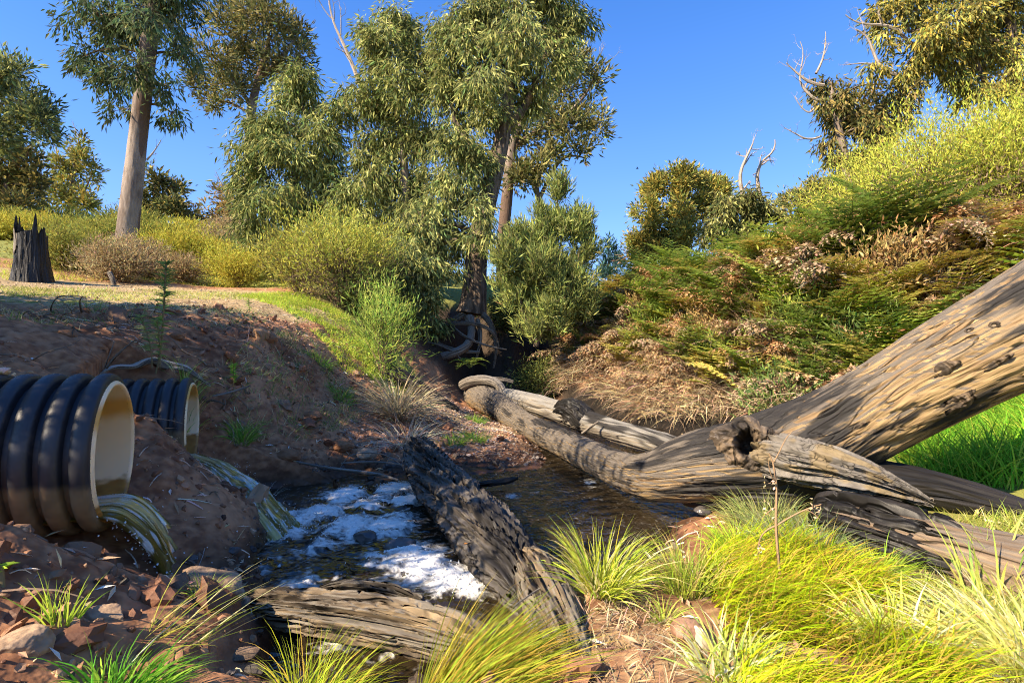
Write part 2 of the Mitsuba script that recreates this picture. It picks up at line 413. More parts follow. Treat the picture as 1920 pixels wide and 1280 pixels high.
for (px, py) in [(600, 960), (700, 960), (750, 1020), (850, 1080), (560, 1060), (520, 1030), (600, 1225), (720, 1230), (660, 900), (800, 930), (950, 930), (1050, 950), (1150, 980), (1200, 1020), (1050, 1040), (1120, 880), (1190, 930), (1190, 810), (1100, 785), (1010, 752), (880, 757), (1040, 890), (900, 1000), (650, 1100), (800, 1130)]:
    p = onz(px, py, 0); ctl.append(np.array([p[0], p[1], -.22]))
for (px, py, Y) in [(290, 800, 3.35), (340, 860, 3.3), (400, 920, 3.2), (440, 970, 3.15), (300, 900, 2.95), (290, 985, 2.75), (260, 790, 3.6), (300, 830, 3.75), (345, 870, 3.85), (400, 905, 4.1), (450, 930, 4.0),
                    (400, 700, 5.0), (500, 650, 5.8), (450, 600, 6.3), (550, 620, 7), (620, 680, 7), (640, 750, 6.3), (600, 800, 5.6), (550, 850, 5.1), (500, 760, 5.2), (450, 820, 4.8), (700, 800, 6.2), (700, 720, 7.2), (660, 640, 8.5), (600, 590, 9), (750, 700, 8.5), (780, 740, 8),
                    (100, 700, 3.4), (200, 690, 3.9), (300, 690, 4.4), (0, 640, 3.6), (200, 620, 4.6), (300, 600, 5.2), (0, 590, 4.6), (150, 580, 5.5), (350, 580, 6.5), (0, 572, 5.2), (250, 572, 6.5), (450, 572, 7.6), (540, 580, 8.5),
                    (0, 545, 7), (250, 545, 9), (450, 550, 10.5), (0, 525, 9.5), (250, 530, 12), (450, 540, 14), (0, 470, 14), (238, 470, 16), (420, 480, 20), (100, 430, 22), (300, 430, 28), (440, 440, 30), (0, 440, 30), (200, 435, 45),
                    (560, 540, 13), (680, 560, 13), (780, 590, 13), (850, 575, 14.5), (920, 575, 15), (860, 690, 12.8), (940, 690, 13.5), (800, 660, 11.5), (850, 620, 13.2), (960, 620, 14.5), (1000, 575, 17), (700, 520, 20),
                    (1000, 738, 13.5), (1100, 700, 11.5), (1300, 720, 8.8), (1500, 720, 7.6), (1700, 720, 6.6), (1000, 640, 15.5), (1200, 590, 13), (1400, 548, 11.5), (1600, 535, 10.5), (1850, 525, 9.5), (1200, 565, 18), (1500, 520, 18), (1900, 490, 16), (1300, 540, 40), (1800, 520, 40), (700, 480, 40), (1000, 540, 40), (1920, 720, 5.5)]:
    ctl.append(at(px, py, Y))
near_c, far_c = np.array([-1.966, 2.559, .741]), np.array([-2.589, 4.173, .654])
PA = np.array([math.cos(math.radians(24)), math.sin(math.radians(24)), 0])
ctl += [np.array(q) for q in [(-4.2, 2.0, 1.75), (-3.4, 1.3, 1.15), (-6, 3, 2.0), (-10, 6, 2.3), (-8, -4, 1.6), (-2.6, .6, .75), (-1.6, .8, .42), (0, .6, .1), (0, -1, .1), (1.5, .6, .2), (2.6, 1.2, .3), (4, 1.5, .6), (6, 3, 1.3), (8, -4, 2), (0, -6, .2), (-10, -12, 2.4), (10, -12, 2.4), (14, 6, 3.0), (-16, 4, 2.6), (-25, 15, 5), (30, 15, 4.5), (-2.75, 2.0, .42), (-2.3, 2.25, .36), (-2.1, 2.7, .36), (-1.8, 2.75, .34), (-2.9, 2.35, .8), (-3.0, 3.0, 1.1)]]
for a in range(12):
    t = a * math.pi / 6
    for R in (90, 300):
        ctl.append(np.array([R * math.sin(t), R * math.cos(t), (8.5 if math.sin(t) < -.2 else 5.0) * (1 if math.cos(t) > -.1 else .5)]))
ctl = np.array(ctl)
_, keep = np.unique(np.round(ctl[:, :2], 2), axis=0, return_index=True)
ctl = ctl[np.sort(keep)]
warp = lambda q: np.stack([np.sign(q[..., 0]) * np.log1p(np.abs(q[..., 0]) / 4) * 4, np.sign(q[..., 1]) * np.log1p(np.abs(q[..., 1]) / 4) * 4], -1)
RB = RBFInterpolator(warp(ctl[:, :2]), ctl[:, 2], kernel='linear', smoothing=.006, neighbors=40)


def axis(lo0, lo, hi, hi1, st, g):
    m = list(np.arange(lo, hi + 1e-6, st)); d = st
    while m[-1] < hi1: d *= g; m.append(m[-1] + d)
    d = st
    while m[0] > lo0: d *= g; m.insert(0, m[0] - d)
    return np.array(m)


gx, gy = axis(-400, -3.2, 2.6, 400, .032, 1.07), axis(-300, 1.4, 5.6, 600, .032, 1.05)
GX, GY = np.meshgrid(gx, gy)
Q = np.stack([GX, GY], -1)
base = RB(warp(Q).reshape(-1, 2)).reshape(GX.shape)


def zones(x, y, z):
    """(grass, tan) weights of the real surface: red clay on the bank, pale gravel on track and bar, turf"""
    p = np.stack([x, y, 0 * x], -1)
    f = fbm(p * .7, 3, 3) - .5
    brow = sstep(1.62, 1.80, z + f * .2) * (x < 1)
    track = brow * sstep(-.8, -.2, -np.abs((y + .5 * x) - 5.2) * .22 + .25 + f * .5)
    track = brow * sstep(13.5, 11, y - .1 * x + f * 2) * sstep(-.25, .1, 0.62 - .06 * np.maximum(x + 4, 0) ** 2)
    bar = np.exp(-(((x + .5) / 1.0) ** 2 + ((y - 7.4) / 1.6) ** 2)) * 1.1
    tan = np.clip(np.maximum(track * .9, bar * .7), 0, 1)
    grass = np.clip(sstep(11, 14, y + f * 2) + (x > 1.0) * sstep(.10, .16, z) * .75 * sstep(5.2, 4.5, y), 0, 1)
    strip = np.exp(-((x + 2.0 - (8.5 - y) * .55) / .75) ** 2) * sstep(5.6, 6.4, y) * sstep(.45, .7, z)   # the grassy shoulder running down to the creek
    grass = np.maximum(grass, np.clip(strip * 1.0, 0, .9))
    grass = np.maximum(grass, brow * .45 * (y < 6.5) * (fbm(p * 2.0, 3, 8) > .5))
    grass = np.maximum(grass, (x > 4) * sstep(.5, 1.2, z) * .6)
    return np.clip(grass, 0, 1), tan


gz, tz = zones(GX, GY, base)
near = sstep(30, 9, np.hypot(GX, GY))
q3 = np.stack([GX, GY, base], -1)
rough = .10 * (fbm(q3 * 1.6, 3, 1) - .5) + (1 - .8 * tz) * near * ((.09 + .10 * sstep(.5, 1.0, base) * (GX < .3) * sstep(8, 6, GY)) * (ridge(q3 * 2.6, 4, 2) - .6) + .085 * (fbm(q3 * 9, 4, 4) - .5) * (1 - .5 * gz))
rough *= sstep(-.3, .25, base) * .75 + .25
off_ = GX - np.interp(GY, [5.5, 6.5, 8, 9.5, 11.5, 13.5], [3.6, 3.2, 2.65, 2.3, 1.7, .85])
wall = (2.35 * sstep(-.05, 2.5, off_) + .25 * sstep(2, 6, off_)) * sstep(5.6, 6.8, GY) * sstep(15.5, 13.5, GY) * sstep(9, 6.5, off_)
base = np.where(off_ > 0, np.maximum(base, wall), base)
q3[..., 2] = base
GZ = base + rough + (1 - near) * 1.2 * (fbm(q3 * .05, 3, 6) - .5) * sstep(15, 40, np.hypot(GX, GY))


def under_pipes(Z):
    """the clay stops at the pipes' outside wall"""
    for c in (near_c, far_c):
        d = np.stack([GX - c[0], GY - c[1]], -1)
        s, t = d @ PA[:2], d @ np.array([-PA[1], PA[0]])
        m = (s < .03) & (s > -2.2) & (np.abs(t) < .37)
        low = c[2] - np.sqrt(np.maximum(.36 ** 2 - t ** 2, 0)) - .02
        top = c[2] + np.sqrt(np.maximum(.33 ** 2 - t ** 2, 0))
        bury = np.where(c is near_c, -1.3, -.62)
        Z = np.where(m & (s > bury), np.minimum(Z, low), Z)
        Z = np.where(m & (s <= bury), np.maximum(Z, top + .02), Z)
    for c in (near_c, far_c):
        d = np.stack([GX - c[0], GY - c[1]], -1)
        s, t = d @ PA[:2], d @ np.array([-PA[1], PA[0]])
        m = (s >= .03) & (s < 1.1) & (np.abs(t) < .36)
        Z = np.where(m, np.minimum(Z, c[2] - .36 - .75 * s * (1 if c is far_c else .6) + .12 * (np.abs(t) / .36) ** 2), Z)
    return Z


GZ = under_pipes(GZ)
n0, n1 = GX.shape
ii, jj = np.meshgrid(np.arange(n0 - 1), np.arange(n1 - 1), indexing='ij')
qd = np.stack([ii * n1 + jj, ii * n1 + jj + 1, (ii + 1) * n1 + jj + 1, (ii + 1) * n1 + jj], -1).reshape(-1, 4)
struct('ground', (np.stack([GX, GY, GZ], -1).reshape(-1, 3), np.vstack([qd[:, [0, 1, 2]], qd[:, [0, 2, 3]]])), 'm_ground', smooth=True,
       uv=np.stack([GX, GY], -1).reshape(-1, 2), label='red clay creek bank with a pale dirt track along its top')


def gh(x, y):
    """height of the built ground sheet"""
    x, y = np.asarray(x, float), np.asarray(y, float)
    i = np.clip(np.searchsorted(gy, y) - 1, 0, n0 - 2); j = np.clip(np.searchsorted(gx, x) - 1, 0, n1 - 2)
    u = (x - gx[j]) / (gx[j + 1] - gx[j]); v = (y - gy[i]) / (gy[i + 1] - gy[i])
    return (GZ[i, j] * (1 - u) + GZ[i, j + 1] * u) * (1 - v) + (GZ[i + 1, j] * (1 - u) + GZ[i + 1, j + 1] * u) * v


def gzones(x, y): return zones(x, y, gh(x, y))


def on(x, y, dz=0.0):
    return np.stack([np.asarray(x, float), np.asarray(y, float), gh(x, y) + dz], -1)


# ------------------------------------------------------------------ creek water with its froth
wx, wy = axis(-6, -1.6, 1.6, 7, .021, 1.08), axis(.4, 1.8, 5.0, 40, .021, 1.06)
WX, WY = np.meshgrid(wx, wy)
fm = np.zeros_like(WX)
for (x, y, R, a) in FOAM:
    fm = np.maximum(fm, a * np.exp(-((WX - x) ** 2 + ((WY - y) / 1.5) ** 2) / R ** 2))
w3 = np.stack([WX, WY, 0 * WX], -1)
fo = sstep(.36, .8, fm * 1.25 + (fbm(w3 * 26, 3, 11) - .5) * .6 + (fbm(w3 * 7, 3, 12) - .5) * .7)
WZ = .008 * (fbm(w3 * 6, 3, 5) - .5) + fo * (.010 + .022 * fbm(w3 * 30, 2, 9) + .02 * (fbm(w3 * 5, 2, 19) - .35))
churn = np.exp(-((WX + .8) ** 2 + (WY - 3.4) ** 2) / 1.2)
WZ += .035 * churn * (fbm(w3 * np.array([7, 10, 1]), 3, 21) - .5)
a0, a1 = WX.shape
ii, jj = np.meshgrid(np.arange(a0 - 1), np.arange(a1 - 1), indexing='ij')
wq = np.stack([ii * a1 + jj, ii * a1 + jj + 1, (ii + 1) * a1 + jj + 1, (ii + 1) * a1 + jj], -1).reshape(-1, 4)
wet = gh(WX, WY) < .10
wet = wet.ravel()[wq].any(1)
wq = wq[wet]
struct('creek_water', (np.stack([WX, WY, WZ], -1).reshape(-1, 3), np.vstack([wq[:, [0, 1, 2]], wq[:, [0, 2, 3]]])), 'm_water', smooth=True,
       uv=np.stack([WX, WY], -1).reshape(-1, 2), label='dark tannin stained creek with white froth below the pipes')


# bubbles riding on the froth
nb = 1200
kb = rng.choice(WX.size, nb, p=(np.clip(fo - .15, 0, 1) * np.outer(np.gradient(wy), np.gradient(wx))).ravel() / (np.clip(fo - .15, 0, 1) * np.outer(np.gradient(wy), np.gradient(wx))).sum())
rb = .0028 + .006 * rng.random(nb) ** 4
PB = np.stack([WX.ravel()[kb] + .01 * rng.normal(size=nb), WY.ravel()[kb] + .01 * rng.normal(size=nb), WZ.ravel()[kb] + rb * .2], 1)
vb, fb, cb = pebbles(PB, rb, np.full((nb, 3), .5), 1.0)
stuff('froth', (vb, fb), 'm_drop', 'white froth bubbles gathered on the pool below the pipes', 'froth')


# ------------------------------------------------------------------ the two culvert pipes and their water
def ring_part(prof, c, lo=-math.pi, hi=math.pi, k=72):
    """a profile of (distance along the axis, radius) turned round the pipe's axis"""
    e2 = np.array([0, 0, 1.0]); e1 = np.cross(e2, PA)
    th = np.linspace(lo, hi, k + 1)
    prof = np.array(prof)
    V = c + prof[:, None, :1] * PA + prof[:, None, 1:] * (np.cos(th)[None, :, None] * e2 + np.sin(th)[None, :, None] * e1)
    m = len(prof); i, j = np.meshgrid(np.arange(m - 1), np.arange(k), indexing='ij'); w = k + 1
    q = np.stack([i * w + j, (i + 1) * w + j, (i + 1) * w + j + 1, i * w + j + 1], -1).reshape(-1, 4)
    return V.reshape(-1, 3), np.vstack([q[:, [0, 1, 2]], q[:, [0, 2, 3]]])


def culvert(c, label, ribs, pitch, first):
    t = thing('culvert_pipe', label, 'culvert pipe', 'black ribbed culvert pipes in the bank')
    for k in range(ribs):
        s = first - k * pitch
        w = pitch * .37
        prof = [(s + w * math.cos(a) * (1 if abs(math.cos(a)) > .5 else 1), .330 + .052 * max(0.0, math.sin(a)) ** .5) for a in np.linspace(0, math.pi, 15)]
        part(t, 'rib', ring_part(prof, c), 'm_pipe', smooth=60)
    part(t, 'barrel', ring_part([(-.004, .331), (-ribs * pitch - .7, .331)], c), 'm_pipe', smooth=True)
    part(t, 'liner', ring_part([(-ribs * pitch - .7, .318), (-.012, .318)], c), 'm_liner', smooth=True)
    part(t, 'rim', ring_part([(-.012, .3185), (-.002, .320), (.003, .326), (.002, .334), (-.010, .345)], c), 'm_liner', smooth=True)
    return t


culvert(near_c, 'larger black ribbed plastic culvert pipe at the left edge of the photo, cream inside', 14, .100, -.045)
culvert(far_c, 'smaller looking black ribbed plastic culvert pipe half buried behind the nearer pipe', 9, .100, -.045)


def jet(c, end, label, w0, w1, seed, inside=.9):
    """water lying in the pipe and falling from its lip in an arc: a closed, rippled sheet"""
    lip = c - np.array([0, 0, .275])
    n, m = 90, 40
    s = np.linspace(0, 1, n)
    hor = end[:2] - lip[:2]
    P = np.concatenate([np.stack([lip - PA * inside * (1 - q) for q in np.linspace(0, 1, 24)[:-1]]), np.stack([np.append(lip[:2] + hor * q, lip[2] + (end[2] - lip[2]) * (.12 * q + .88 * q ** 2)) for q in np.linspace(0, 1, n)])])
    n = len(P)
    k0 = 23
    fall = np.clip((np.arange(n) - k0) / (n - k0 - 1), 0, 1)
    wd = w0 + (w1 - w0) * np.minimum(1, fall * 1.4)
    side = np.cross(PA, [0, 0, 1.0])
    side = unit(side)
    hd = unit(np.append(hor, 0))
    sd = unit(np.cross(hd, [0, 0, 1.0]))
    t = unit(np.gradient(P, axis=0))
    tt = np.linspace(0, 2 * math.pi, m + 1)
    S = unit(side[None] * (1 - fall[:, None]) + sd[None] * fall[:, None])
    N = unit(np.cross(S, t))
    th = .045 + .012 * np.sin(fall * math.pi) - .012 * fall
    x = np.cos(tt); y = np.sin(tt)
    AR = np.cumsum(np.concatenate([[0], np.linalg.norm(np.diff(P, axis=0), axis=1)]))
    pn = np.stack([np.broadcast_to(x * 5.5, (n, m + 1)), np.broadcast_to(y * 2.0, (n, m + 1)), np.broadcast_to(AR[:, None] * 1.6, (n, m + 1))], -1) + seed
    rp = (fbm(pn * 1.3, 4, seed) - .5)
    rp = rp + .6 * fall[:, None] * (fbm(pn * np.array([2.2, 2.2, 6.0]), 3, seed + 4) - .5)
    rag = 1 + (.16 + .55 * fall[:, None]) * rp * (np.abs(x)[None] ** 3)
    V = P[:, None] + S[:, None] * (wd[:, None] * .5 * x[None] * rag)[..., None] + N[:, None] * (th[:, None] * y[None] * (.6 + .9 * np.abs(rp)) + (.015 + .06 * fall[:, None]) * rp)[..., None]
    V[:, -1] = V[:, 0]
    V = V.reshape(-1, 3); w = m + 1
    i, j = np.meshgrid(np.arange(n - 1), np.arange(m), indexing='ij')
    q = np.stack([i * w + j, i * w + j + 1, (i + 1) * w + j + 1, (i + 1) * w + j], -1).reshape(-1, 4)
    uv = np.stack([np.broadcast_to(x * .2, (n, m + 1)), np.broadcast_to(AR[:, None], (n, m + 1))], -1).reshape(-1, 2)
    t_ = thing('falling_water', label, 'water stream', 'water pouring from the culverts')
    put(t_, (V, np.vstack([q[:, [0, 1, 2]], q[:, [0, 2, 3]]])), 'm_jet', smooth=True, uv=uv)
    # drops thrown off the stream
    nd = 160
    f = rng.random(nd) ** .6
    k = (k0 + f * (n - k0 - 1)).astype(int)
    D = P[k] + S[k] * (wd[k] * .5 * rng.choice([-1, 1], nd) * (1 + .25 * rng.random(nd)))[:, None] + rng.normal(size=(nd, 3)) * .03
    land = np.abs(rng.normal(size=(220, 3))) * [.12, .12, .07] * rng.choice([-1, 1], (220, 3)) * [1, 1, 0] + [0, 0, 1] * np.abs(rng.normal(size=(220, 1))) * .07 + P[-1] * [1, 1, 0] + [0, 0, max(.02, P[-1][2])]
    D = np.vstack([D, land]); nd = len(D)
    stuff('water_drops', pebbles(D, .002 + .003 * rng.random(nd), vary((.6, .6, .5), nd, .1), 1.0)[:2], 'm_drop', 'fine drops thrown off ' + label, 'water drops')


for nm, lo, hi, ro in (('m_wetstone', (.035, .034, .036), (.10, .09, .085), .22), ('m_redstone', (.17, .085, .05), (.29, .165, .10), .6), ('m_palestone', (.42, .33, .22), (.62, .53, .40), .8), ('m_mud', (.22, .145, .085), (.40, .28, .17), .9)):
    scene[nm] = bumped({'type': 'principled', 'roughness': ro, 'specular': .5, 'base_color': proc((lambda lo, hi, nm: lambda p, n, uv: mix(mix(lo, hi, smooth(.3, .7, pfbm(p.x * 14, p.y * 14, p.z * 14, 4))), (.16, .17, .03), smooth(.5, .62, pfbm(p.x * 9, p.y * 9, 3, 3)) * (.8 if nm == 'm_mud' else 0)))(lo, hi, nm))}, lambda p, n, uv: .02 * pfbm(p.x * 24, p.y * 24, p.z * 24, 4))
scene['m_clay'] = bumped({'type': 'principled', 'roughness': .95, 'specular': .2, 'base_color': proc(lambda p, n, uv: mix((.12, .052, .027), (.34, .175, .09), pfbm(p.x * 20, p.y * 20, p.z * 20, 4)))}, lambda p, n, uv: .03 * pfbm(p.x * 24, p.y * 24, p.z * 24, 4))
scene['m_drop'] = {'type': 'principled', 'base_color': {'type': 'rgb', 'value': [.58, .60, .60]}, 'roughness': .2, 'specular': .8}
jet(near_c, onz(340, 1098, .03) , 'yellowish water pouring from the nearer pipe onto dark stones', .42, .34, 3)
jet(far_c, onz(545, 1008, -.02), 'yellowish water arching from the farther pipe into the frothy pool', .40, .27, 8)


# ------------------------------------------------------------------ fallen logs
def d_weather(seed, k=1.0):
    def f(th, s, P, R):
        x, y = np.cos(th), np.sin(th)
        a = np.stack([x * 1.3, y * 1.3, s * .9], -1) + seed
        b = np.stack([x * 6 * (R / .2), y * 6 * (R / .2), s * 1.1 + x * .5], -1) + seed
        cc = np.stack([x * 15 * (R / .2), y * 15 * (R / .2), s * 2.6], -1) + seed
        return R * (1 + .26 * k * (fbm(a, 3, seed) - .5)) + .030 * k * (ridge(b, 3, seed + 1) - .7) + .014 * k * (fbm(cc, 3, seed + 2) - .5)
    return f


def d_char(seed, k=1.0, tw=1.2):
    def f(th, s, P, R):
        t2 = th + tw * s * .5
        x, y = np.cos(t2), np.sin(t2)
        a = np.stack([x * 1.2, y * 1.2, s * 1.1], -1) + seed
        b = np.stack([x * 3.4, y * 3.4, s * .9], -1) + seed
        c = np.stack([x * 8, y * 8, s * 1.5], -1) + seed
        e = np.stack([x * 20, y * 20, s * 14], -1) + seed
        return R * (1 + .45 * (fbm(a, 3, seed) - .5)) + k * (.13 * (ridge(b, 3, seed + 1) - .74) - .075 * sstep(.78, .98, ridge(c, 2, seed + 2)) * sstep(.35, .6, fbm(a * 2.3, 2, seed + 5)) - .02 * sstep(.9, .98, ridge(np.stack([x * 4, y * 4, s * 5], -1), 2, seed + 7)) + .022 * (fbm(e, 3, seed + 3) - .5))
    return f


def px_path(rows):
    return [at(*r[:3]) for r in rows], [r[3] for r in rows]


def logpart(parent, name, rows, mat, disp, sides=96, n=220, flat=1.0, **kw):
    p, r = px_path(rows)
    m, uv = sweep(p, r, sides, n, disp=disp, flat=flat)
    return part(parent, name, m, mat, smooth=True, uv=uv, **kw)




def d_main(th, s, P, R):
    x, y = np.cos(th), np.sin(th)
    e = np.stack([x * 26, y * 26, s * 3.0 + 2 * x], -1)
    lump = np.exp(-((s - 2.45) / .38) ** 2)
    bend = np.stack([x * 9, y * 9, s * 1.6 + x], -1)
    return d_weather(5, .45)(th, s, P, R) * (1 + .12 * lump) + .10 * R * (fbm(np.stack([x * 1.3, y * 1.3, s * .9], -1), 3, 51) - .5) - .014 * sstep(.93, .995, ridge(bend, 3, 46)) - .007 * sstep(.92, .99, ridge(e, 2, 44))


L = thing('fallen_log', 'huge bent fallen trunk rising to the right edge, burnt knot hole at its elbow', 'log')
p, r = px_path([(2420, 330, 2.25, .34), (2230, 440, 2.4, .32), (2000, 575, 2.65, .295), (1780, 692, 2.95, .275), (1600, 790, 3.25, .262), (1450, 852, 3.45, .265), (1330, 872, 3.6, .25), (1235, 892, 3.85, .19), (1180, 886, 4.3, .158), (1090, 846, 5.4, .155), (985, 795, 7.6, .17), (935, 762, 9.0, .22), (895, 738, 10.0, .29)])
m, uv = sweep(p, r, 120, 430, disp=d_main)
V = m[0]
rel = V - [0, 0, CAMZ]
fw = rel[:, 1] * CT + rel[:, 2] * ST
qx, qy = 960 + 960 * rel[:, 0] / fw, 640 - 960 * (-rel[:, 1] * ST + rel[:, 2] * CT) / fw
nk = np.where(np.hypot(qx - 1392, qy - 832) < 14, fw, 99)
K = V[np.argmin(nk)].copy()
kd, kidx = cKDTree(V).query(K, 400)
nrm = V[kidx] - np.array([at(1330, 872, 3.6), at(1450, 852, 3.45)]).mean(0)
kn = unit(np.array([-.38, -.90, .22]))
V0 = V.copy(); vt = cKDTree(V0)
d = np.linalg.norm(V - K, axis=1)
V -= kn * (.24 * np.exp(-(d / .085) ** 2))[:, None]
part(L, 'trunk', m, 'm_golden', smooth=True, uv=uv)
# burnt collar round the knot hole, laid on the trunk's surface
kt, kr = np.meshgrid(np.linspace(0, 2 * math.pi, 97), np.linspace(.0, 1, 56))
e1 = unit(np.cross([0, 0, 1.0], kn)); e2 = np.cross(kn, e1)
edge = .19 * (1 + .5 * (fbm(np.stack([np.cos(kt) * 2, np.sin(kt) * 2, 0 * kt], -1), 3, 6) - .5))
cx, cy = np.cos(kt) * kr * edge * 1.45, np.sin(kt) * kr * edge * .92
flatP = K + e1 * cx[..., None] + e2 * cy[..., None]
_, ix = vt.query(flatP.reshape(-1, 3), 12)
hgt = ((V0[ix] - K) @ kn).mean(1).reshape(kr.shape)
cr = np.hypot(cx, cy)
n3 = np.stack([cx, cy, 0 * cx], -1)
hh = hgt + .05 * (1 - kr ** 2) - .012 - .05 * kr ** 6 + .085 * (ridge(n3 * 13, 3, 4) - .65) * (1 - kr ** 4) + .02 * (fbm(n3 * 60, 2, 5) - .5) - .26 * np.exp(-np.maximum((cx / .066) ** 2 + ((cy - .005) / .078) ** 2 + 1.1 * (fbm(n3 * 24, 2, 15) - .5), 0) ** 1.5)
KV = flatP + kn * hh[..., None]
KV[:, -1] = KV[:, 0]
i, j = np.meshgrid(np.arange(55), np.arange(96), indexing='ij')
q = np.stack([i * 97 + j, i * 97 + j + 1, (i + 1) * 97 + j + 1, (i + 1) * 97 + j], -1).reshape(-1, 4)
part(L, 'knot_hole', (KV.reshape(-1, 3), np.vstack([q[:, [0, 2, 1]], q[:, [0, 3, 2]]])), 'm_knot', smooth=True, uv=np.stack([cx, cy], -1).reshape(-1, 2), label='charred rim of the knot hole in the elbow')
def hug_patch(px, py, rx, ry, seed, bump=.02, pit=.05):
    """a small dark knot lying on the trunk's surface"""
    c = V0[np.argmin(np.where(np.hypot(qx - px, qy - py) < 9, fw, 99))]
    kt, kr = np.meshgrid(np.linspace(0, 2 * math.pi, 33), np.linspace(0, 1, 14))
    ed = 1 + .6 * (fbm(np.stack([np.cos(kt) * 2 + seed, np.sin(kt) * 2, 0 * kt], -1), 3, seed) - .5)
    ax = unit(at(1900, 622, 2.78) - at(1600, 790, 3.25)); ay = unit(np.cross(kn, ax))
    cx, cy = np.cos(kt) * kr * ed * rx, np.sin(kt) * kr * ed * ry
    fp = c + ax * cx[..., None] + ay * cy[..., None]
    _, ix = vt.query(fp.reshape(-1, 3), 8)
    h = ((V0[ix] - c) @ kn).mean(1).reshape(kr.shape) + bump * (1 - kr ** 2) * (.4 + 1.2 * fbm(np.stack([cx * 40, cy * 40, 0 * cx + seed], -1), 2, seed)) - .006 * kr ** 2 - pit * np.exp(-(kr / .35) ** 2)
    Vp = fp + kn * h[..., None]; Vp[:, -1] = Vp[:, 0]
    i, j = np.meshgrid(np.arange(13), np.arange(32), indexing='ij')
    q = np.stack([i * 33 + j, i * 33 + j + 1, (i + 1) * 33 + j + 1, (i + 1) * 33 + j], -1).reshape(-1, 4)
    part(L, 'knot', (Vp.reshape(-1, 3), np.vstack([q[:, [0, 2, 1]], q[:, [0, 3, 2]]])), 'm_knot', smooth=True, uv=np.stack([cx, cy], -1).reshape(-1, 2))


for a_ in ((1762, 690, .075, .035, 1, .02, .02), (1782, 762, .10, .045, 2, .03, .04), (1858, 604, .026, .02, 3), (1808, 618, .022, .016, 4), (1850, 690, .09, .02, 5, .012, .01), (1600, 800, .06, .014, 6, .01, .01)): hug_patch(*a_)
logpart(L, 'broken_spur', [(1440, 858, 3.42, .10), (1475, 858, 3.22, .185), (1540, 872, 3.05, .155), (1620, 894, 2.90, .105), (1690, 920, 2.82, .055), (1748, 944, 2.77, .008)], 'm_spur', d_char(12, .55, .1), 90, 160, flat=.82, label='grey weathered broken spur tapering to a point')
logpart(L, 'limb', [(1290, 905, 3.75, .16), (1420, 905, 3.45, .18), (1560, 900, 3.25, .15), (1700, 908, 3.12, .112), (1820, 938, 2.98, .098), (1960, 982, 2.85, .09), (2120, 1030, 2.7, .085)], 'm_black', d_weather(21, .8), 72, 200, label='scorched black limb running to the right edge')
logpart(L, 'root', [(868, 722, 9.85, .10), (905, 712, 9.55, .085), (935, 722, 9.35, .075), (948, 752, 9.1, .06), (958, 775, 8.6, .045)], 'm_root', d_weather(31, .8), 28, 60)
logpart(L, 'root', [(900, 715, 9.6, .06), (940, 712, 9.5, .05), (962, 716, 9.5, .03)], 'm_root', d_weather(32, .8), 20, 40)

L = thing('fallen_log', 'dark slender log lying behind the big bent trunk with a burnt burl halfway', 'log')
logpart(L, 'trunk', [(935, 742, 9.4, .15), (1000, 757, 8.7, .17), (1060, 776, 7.9, .165), (1130, 800, 7.1, .145), (1210, 823, 6.4, .14), (1300, 850, 5.7, .13)], 'm_greylog', d_weather(41), 72, 220)
logpart(L, 'burl', [(1045, 770, 7.95, .09), (1072, 772, 7.7, .19), (1098, 789, 7.45, .18), (1112, 796, 7.3, .08)], 'm_black', d_char(43, .7), 48, 50, label='burnt black burl')
logpart(L, 'stub', [(1092, 812, 6.95, .02), (1108, 800, 6.85, .017), (1122, 790, 6.8, .01)], 'm_root', None, 10, 10)

L = thing('charred_log', 'charred deeply cracked log lying diagonally between the froth and the still pool', 'log')
logpart(L, 'trunk', [(782, 842, 5.15, .13), (806, 880, 4.55, .19), (850, 935, 3.9, .205), (900, 990, 3.35, .205), (950, 1052, 2.85, .175), (985, 1100, 2.55, .13), (1000, 1140, 2.4, .06)], 'm_char', d_char(51, .75), 130, 240)
logpart(L, 'splintered_end', [(985, 1050, 2.62, .06), (1010, 1090, 2.42, .105), (1040, 1155, 2.15, .115), (1075, 1230, 1.9, .09), (1100, 1290, 1.75, .06)], 'm_foregrey', d_char(57, .55, .3), 90, 150, label='pale splintered lower end')

L = thing('foreground_log', 'brown grained rotting log lying across the water at the bottom of the photo', 'log')
logpart(L, 'trunk', [(458, 1132, 2.42, .04), (500, 1134, 2.36, .075), (600, 1146, 2.25, .082), (740, 1168, 2.14, .09), (850, 1196, 2.05, .085), (920, 1220, 1.98, .05)], 'm_foregrey', d_char(61, .5, .2), 110, 200)
logpart(L, 'splinter', [(600, 1110, 2.48, .015), (670, 1104, 2.43, .034), (735, 1112, 2.37, .030), (790, 1130, 2.3, .015)], 'm_char', d_char(63, .5, .2), 60, 90, label='dark broken slab along its upper edge')

L = thing('fallen_log', 'half charred log lying low in the grass at the bottom right of the photo', 'log')
logpart(L, 'trunk', [(1545, 985, 2.85, .07), (1575, 988, 2.76, .125), (1690, 1020, 2.5, .155), (1830, 1062, 2.28, .165), (1960, 1098, 2.1, .17), (2200, 1160, 1.85, .17)], 'm_brownlog', d_weather(71, .8), 90, 200)
logpart(L, 'burnt_end', [(1533, 984, 2.86, .05), (1558, 982, 2.80, .158), (1640, 1002, 2.60, .180), (1700, 1022, 2.47, .176), (1760, 1042, 2.37, .160), (1850, 1068, 2.24, .10)], 'm_black', d_char(73, .8, .2), 90, 130, label='burnt black left end')

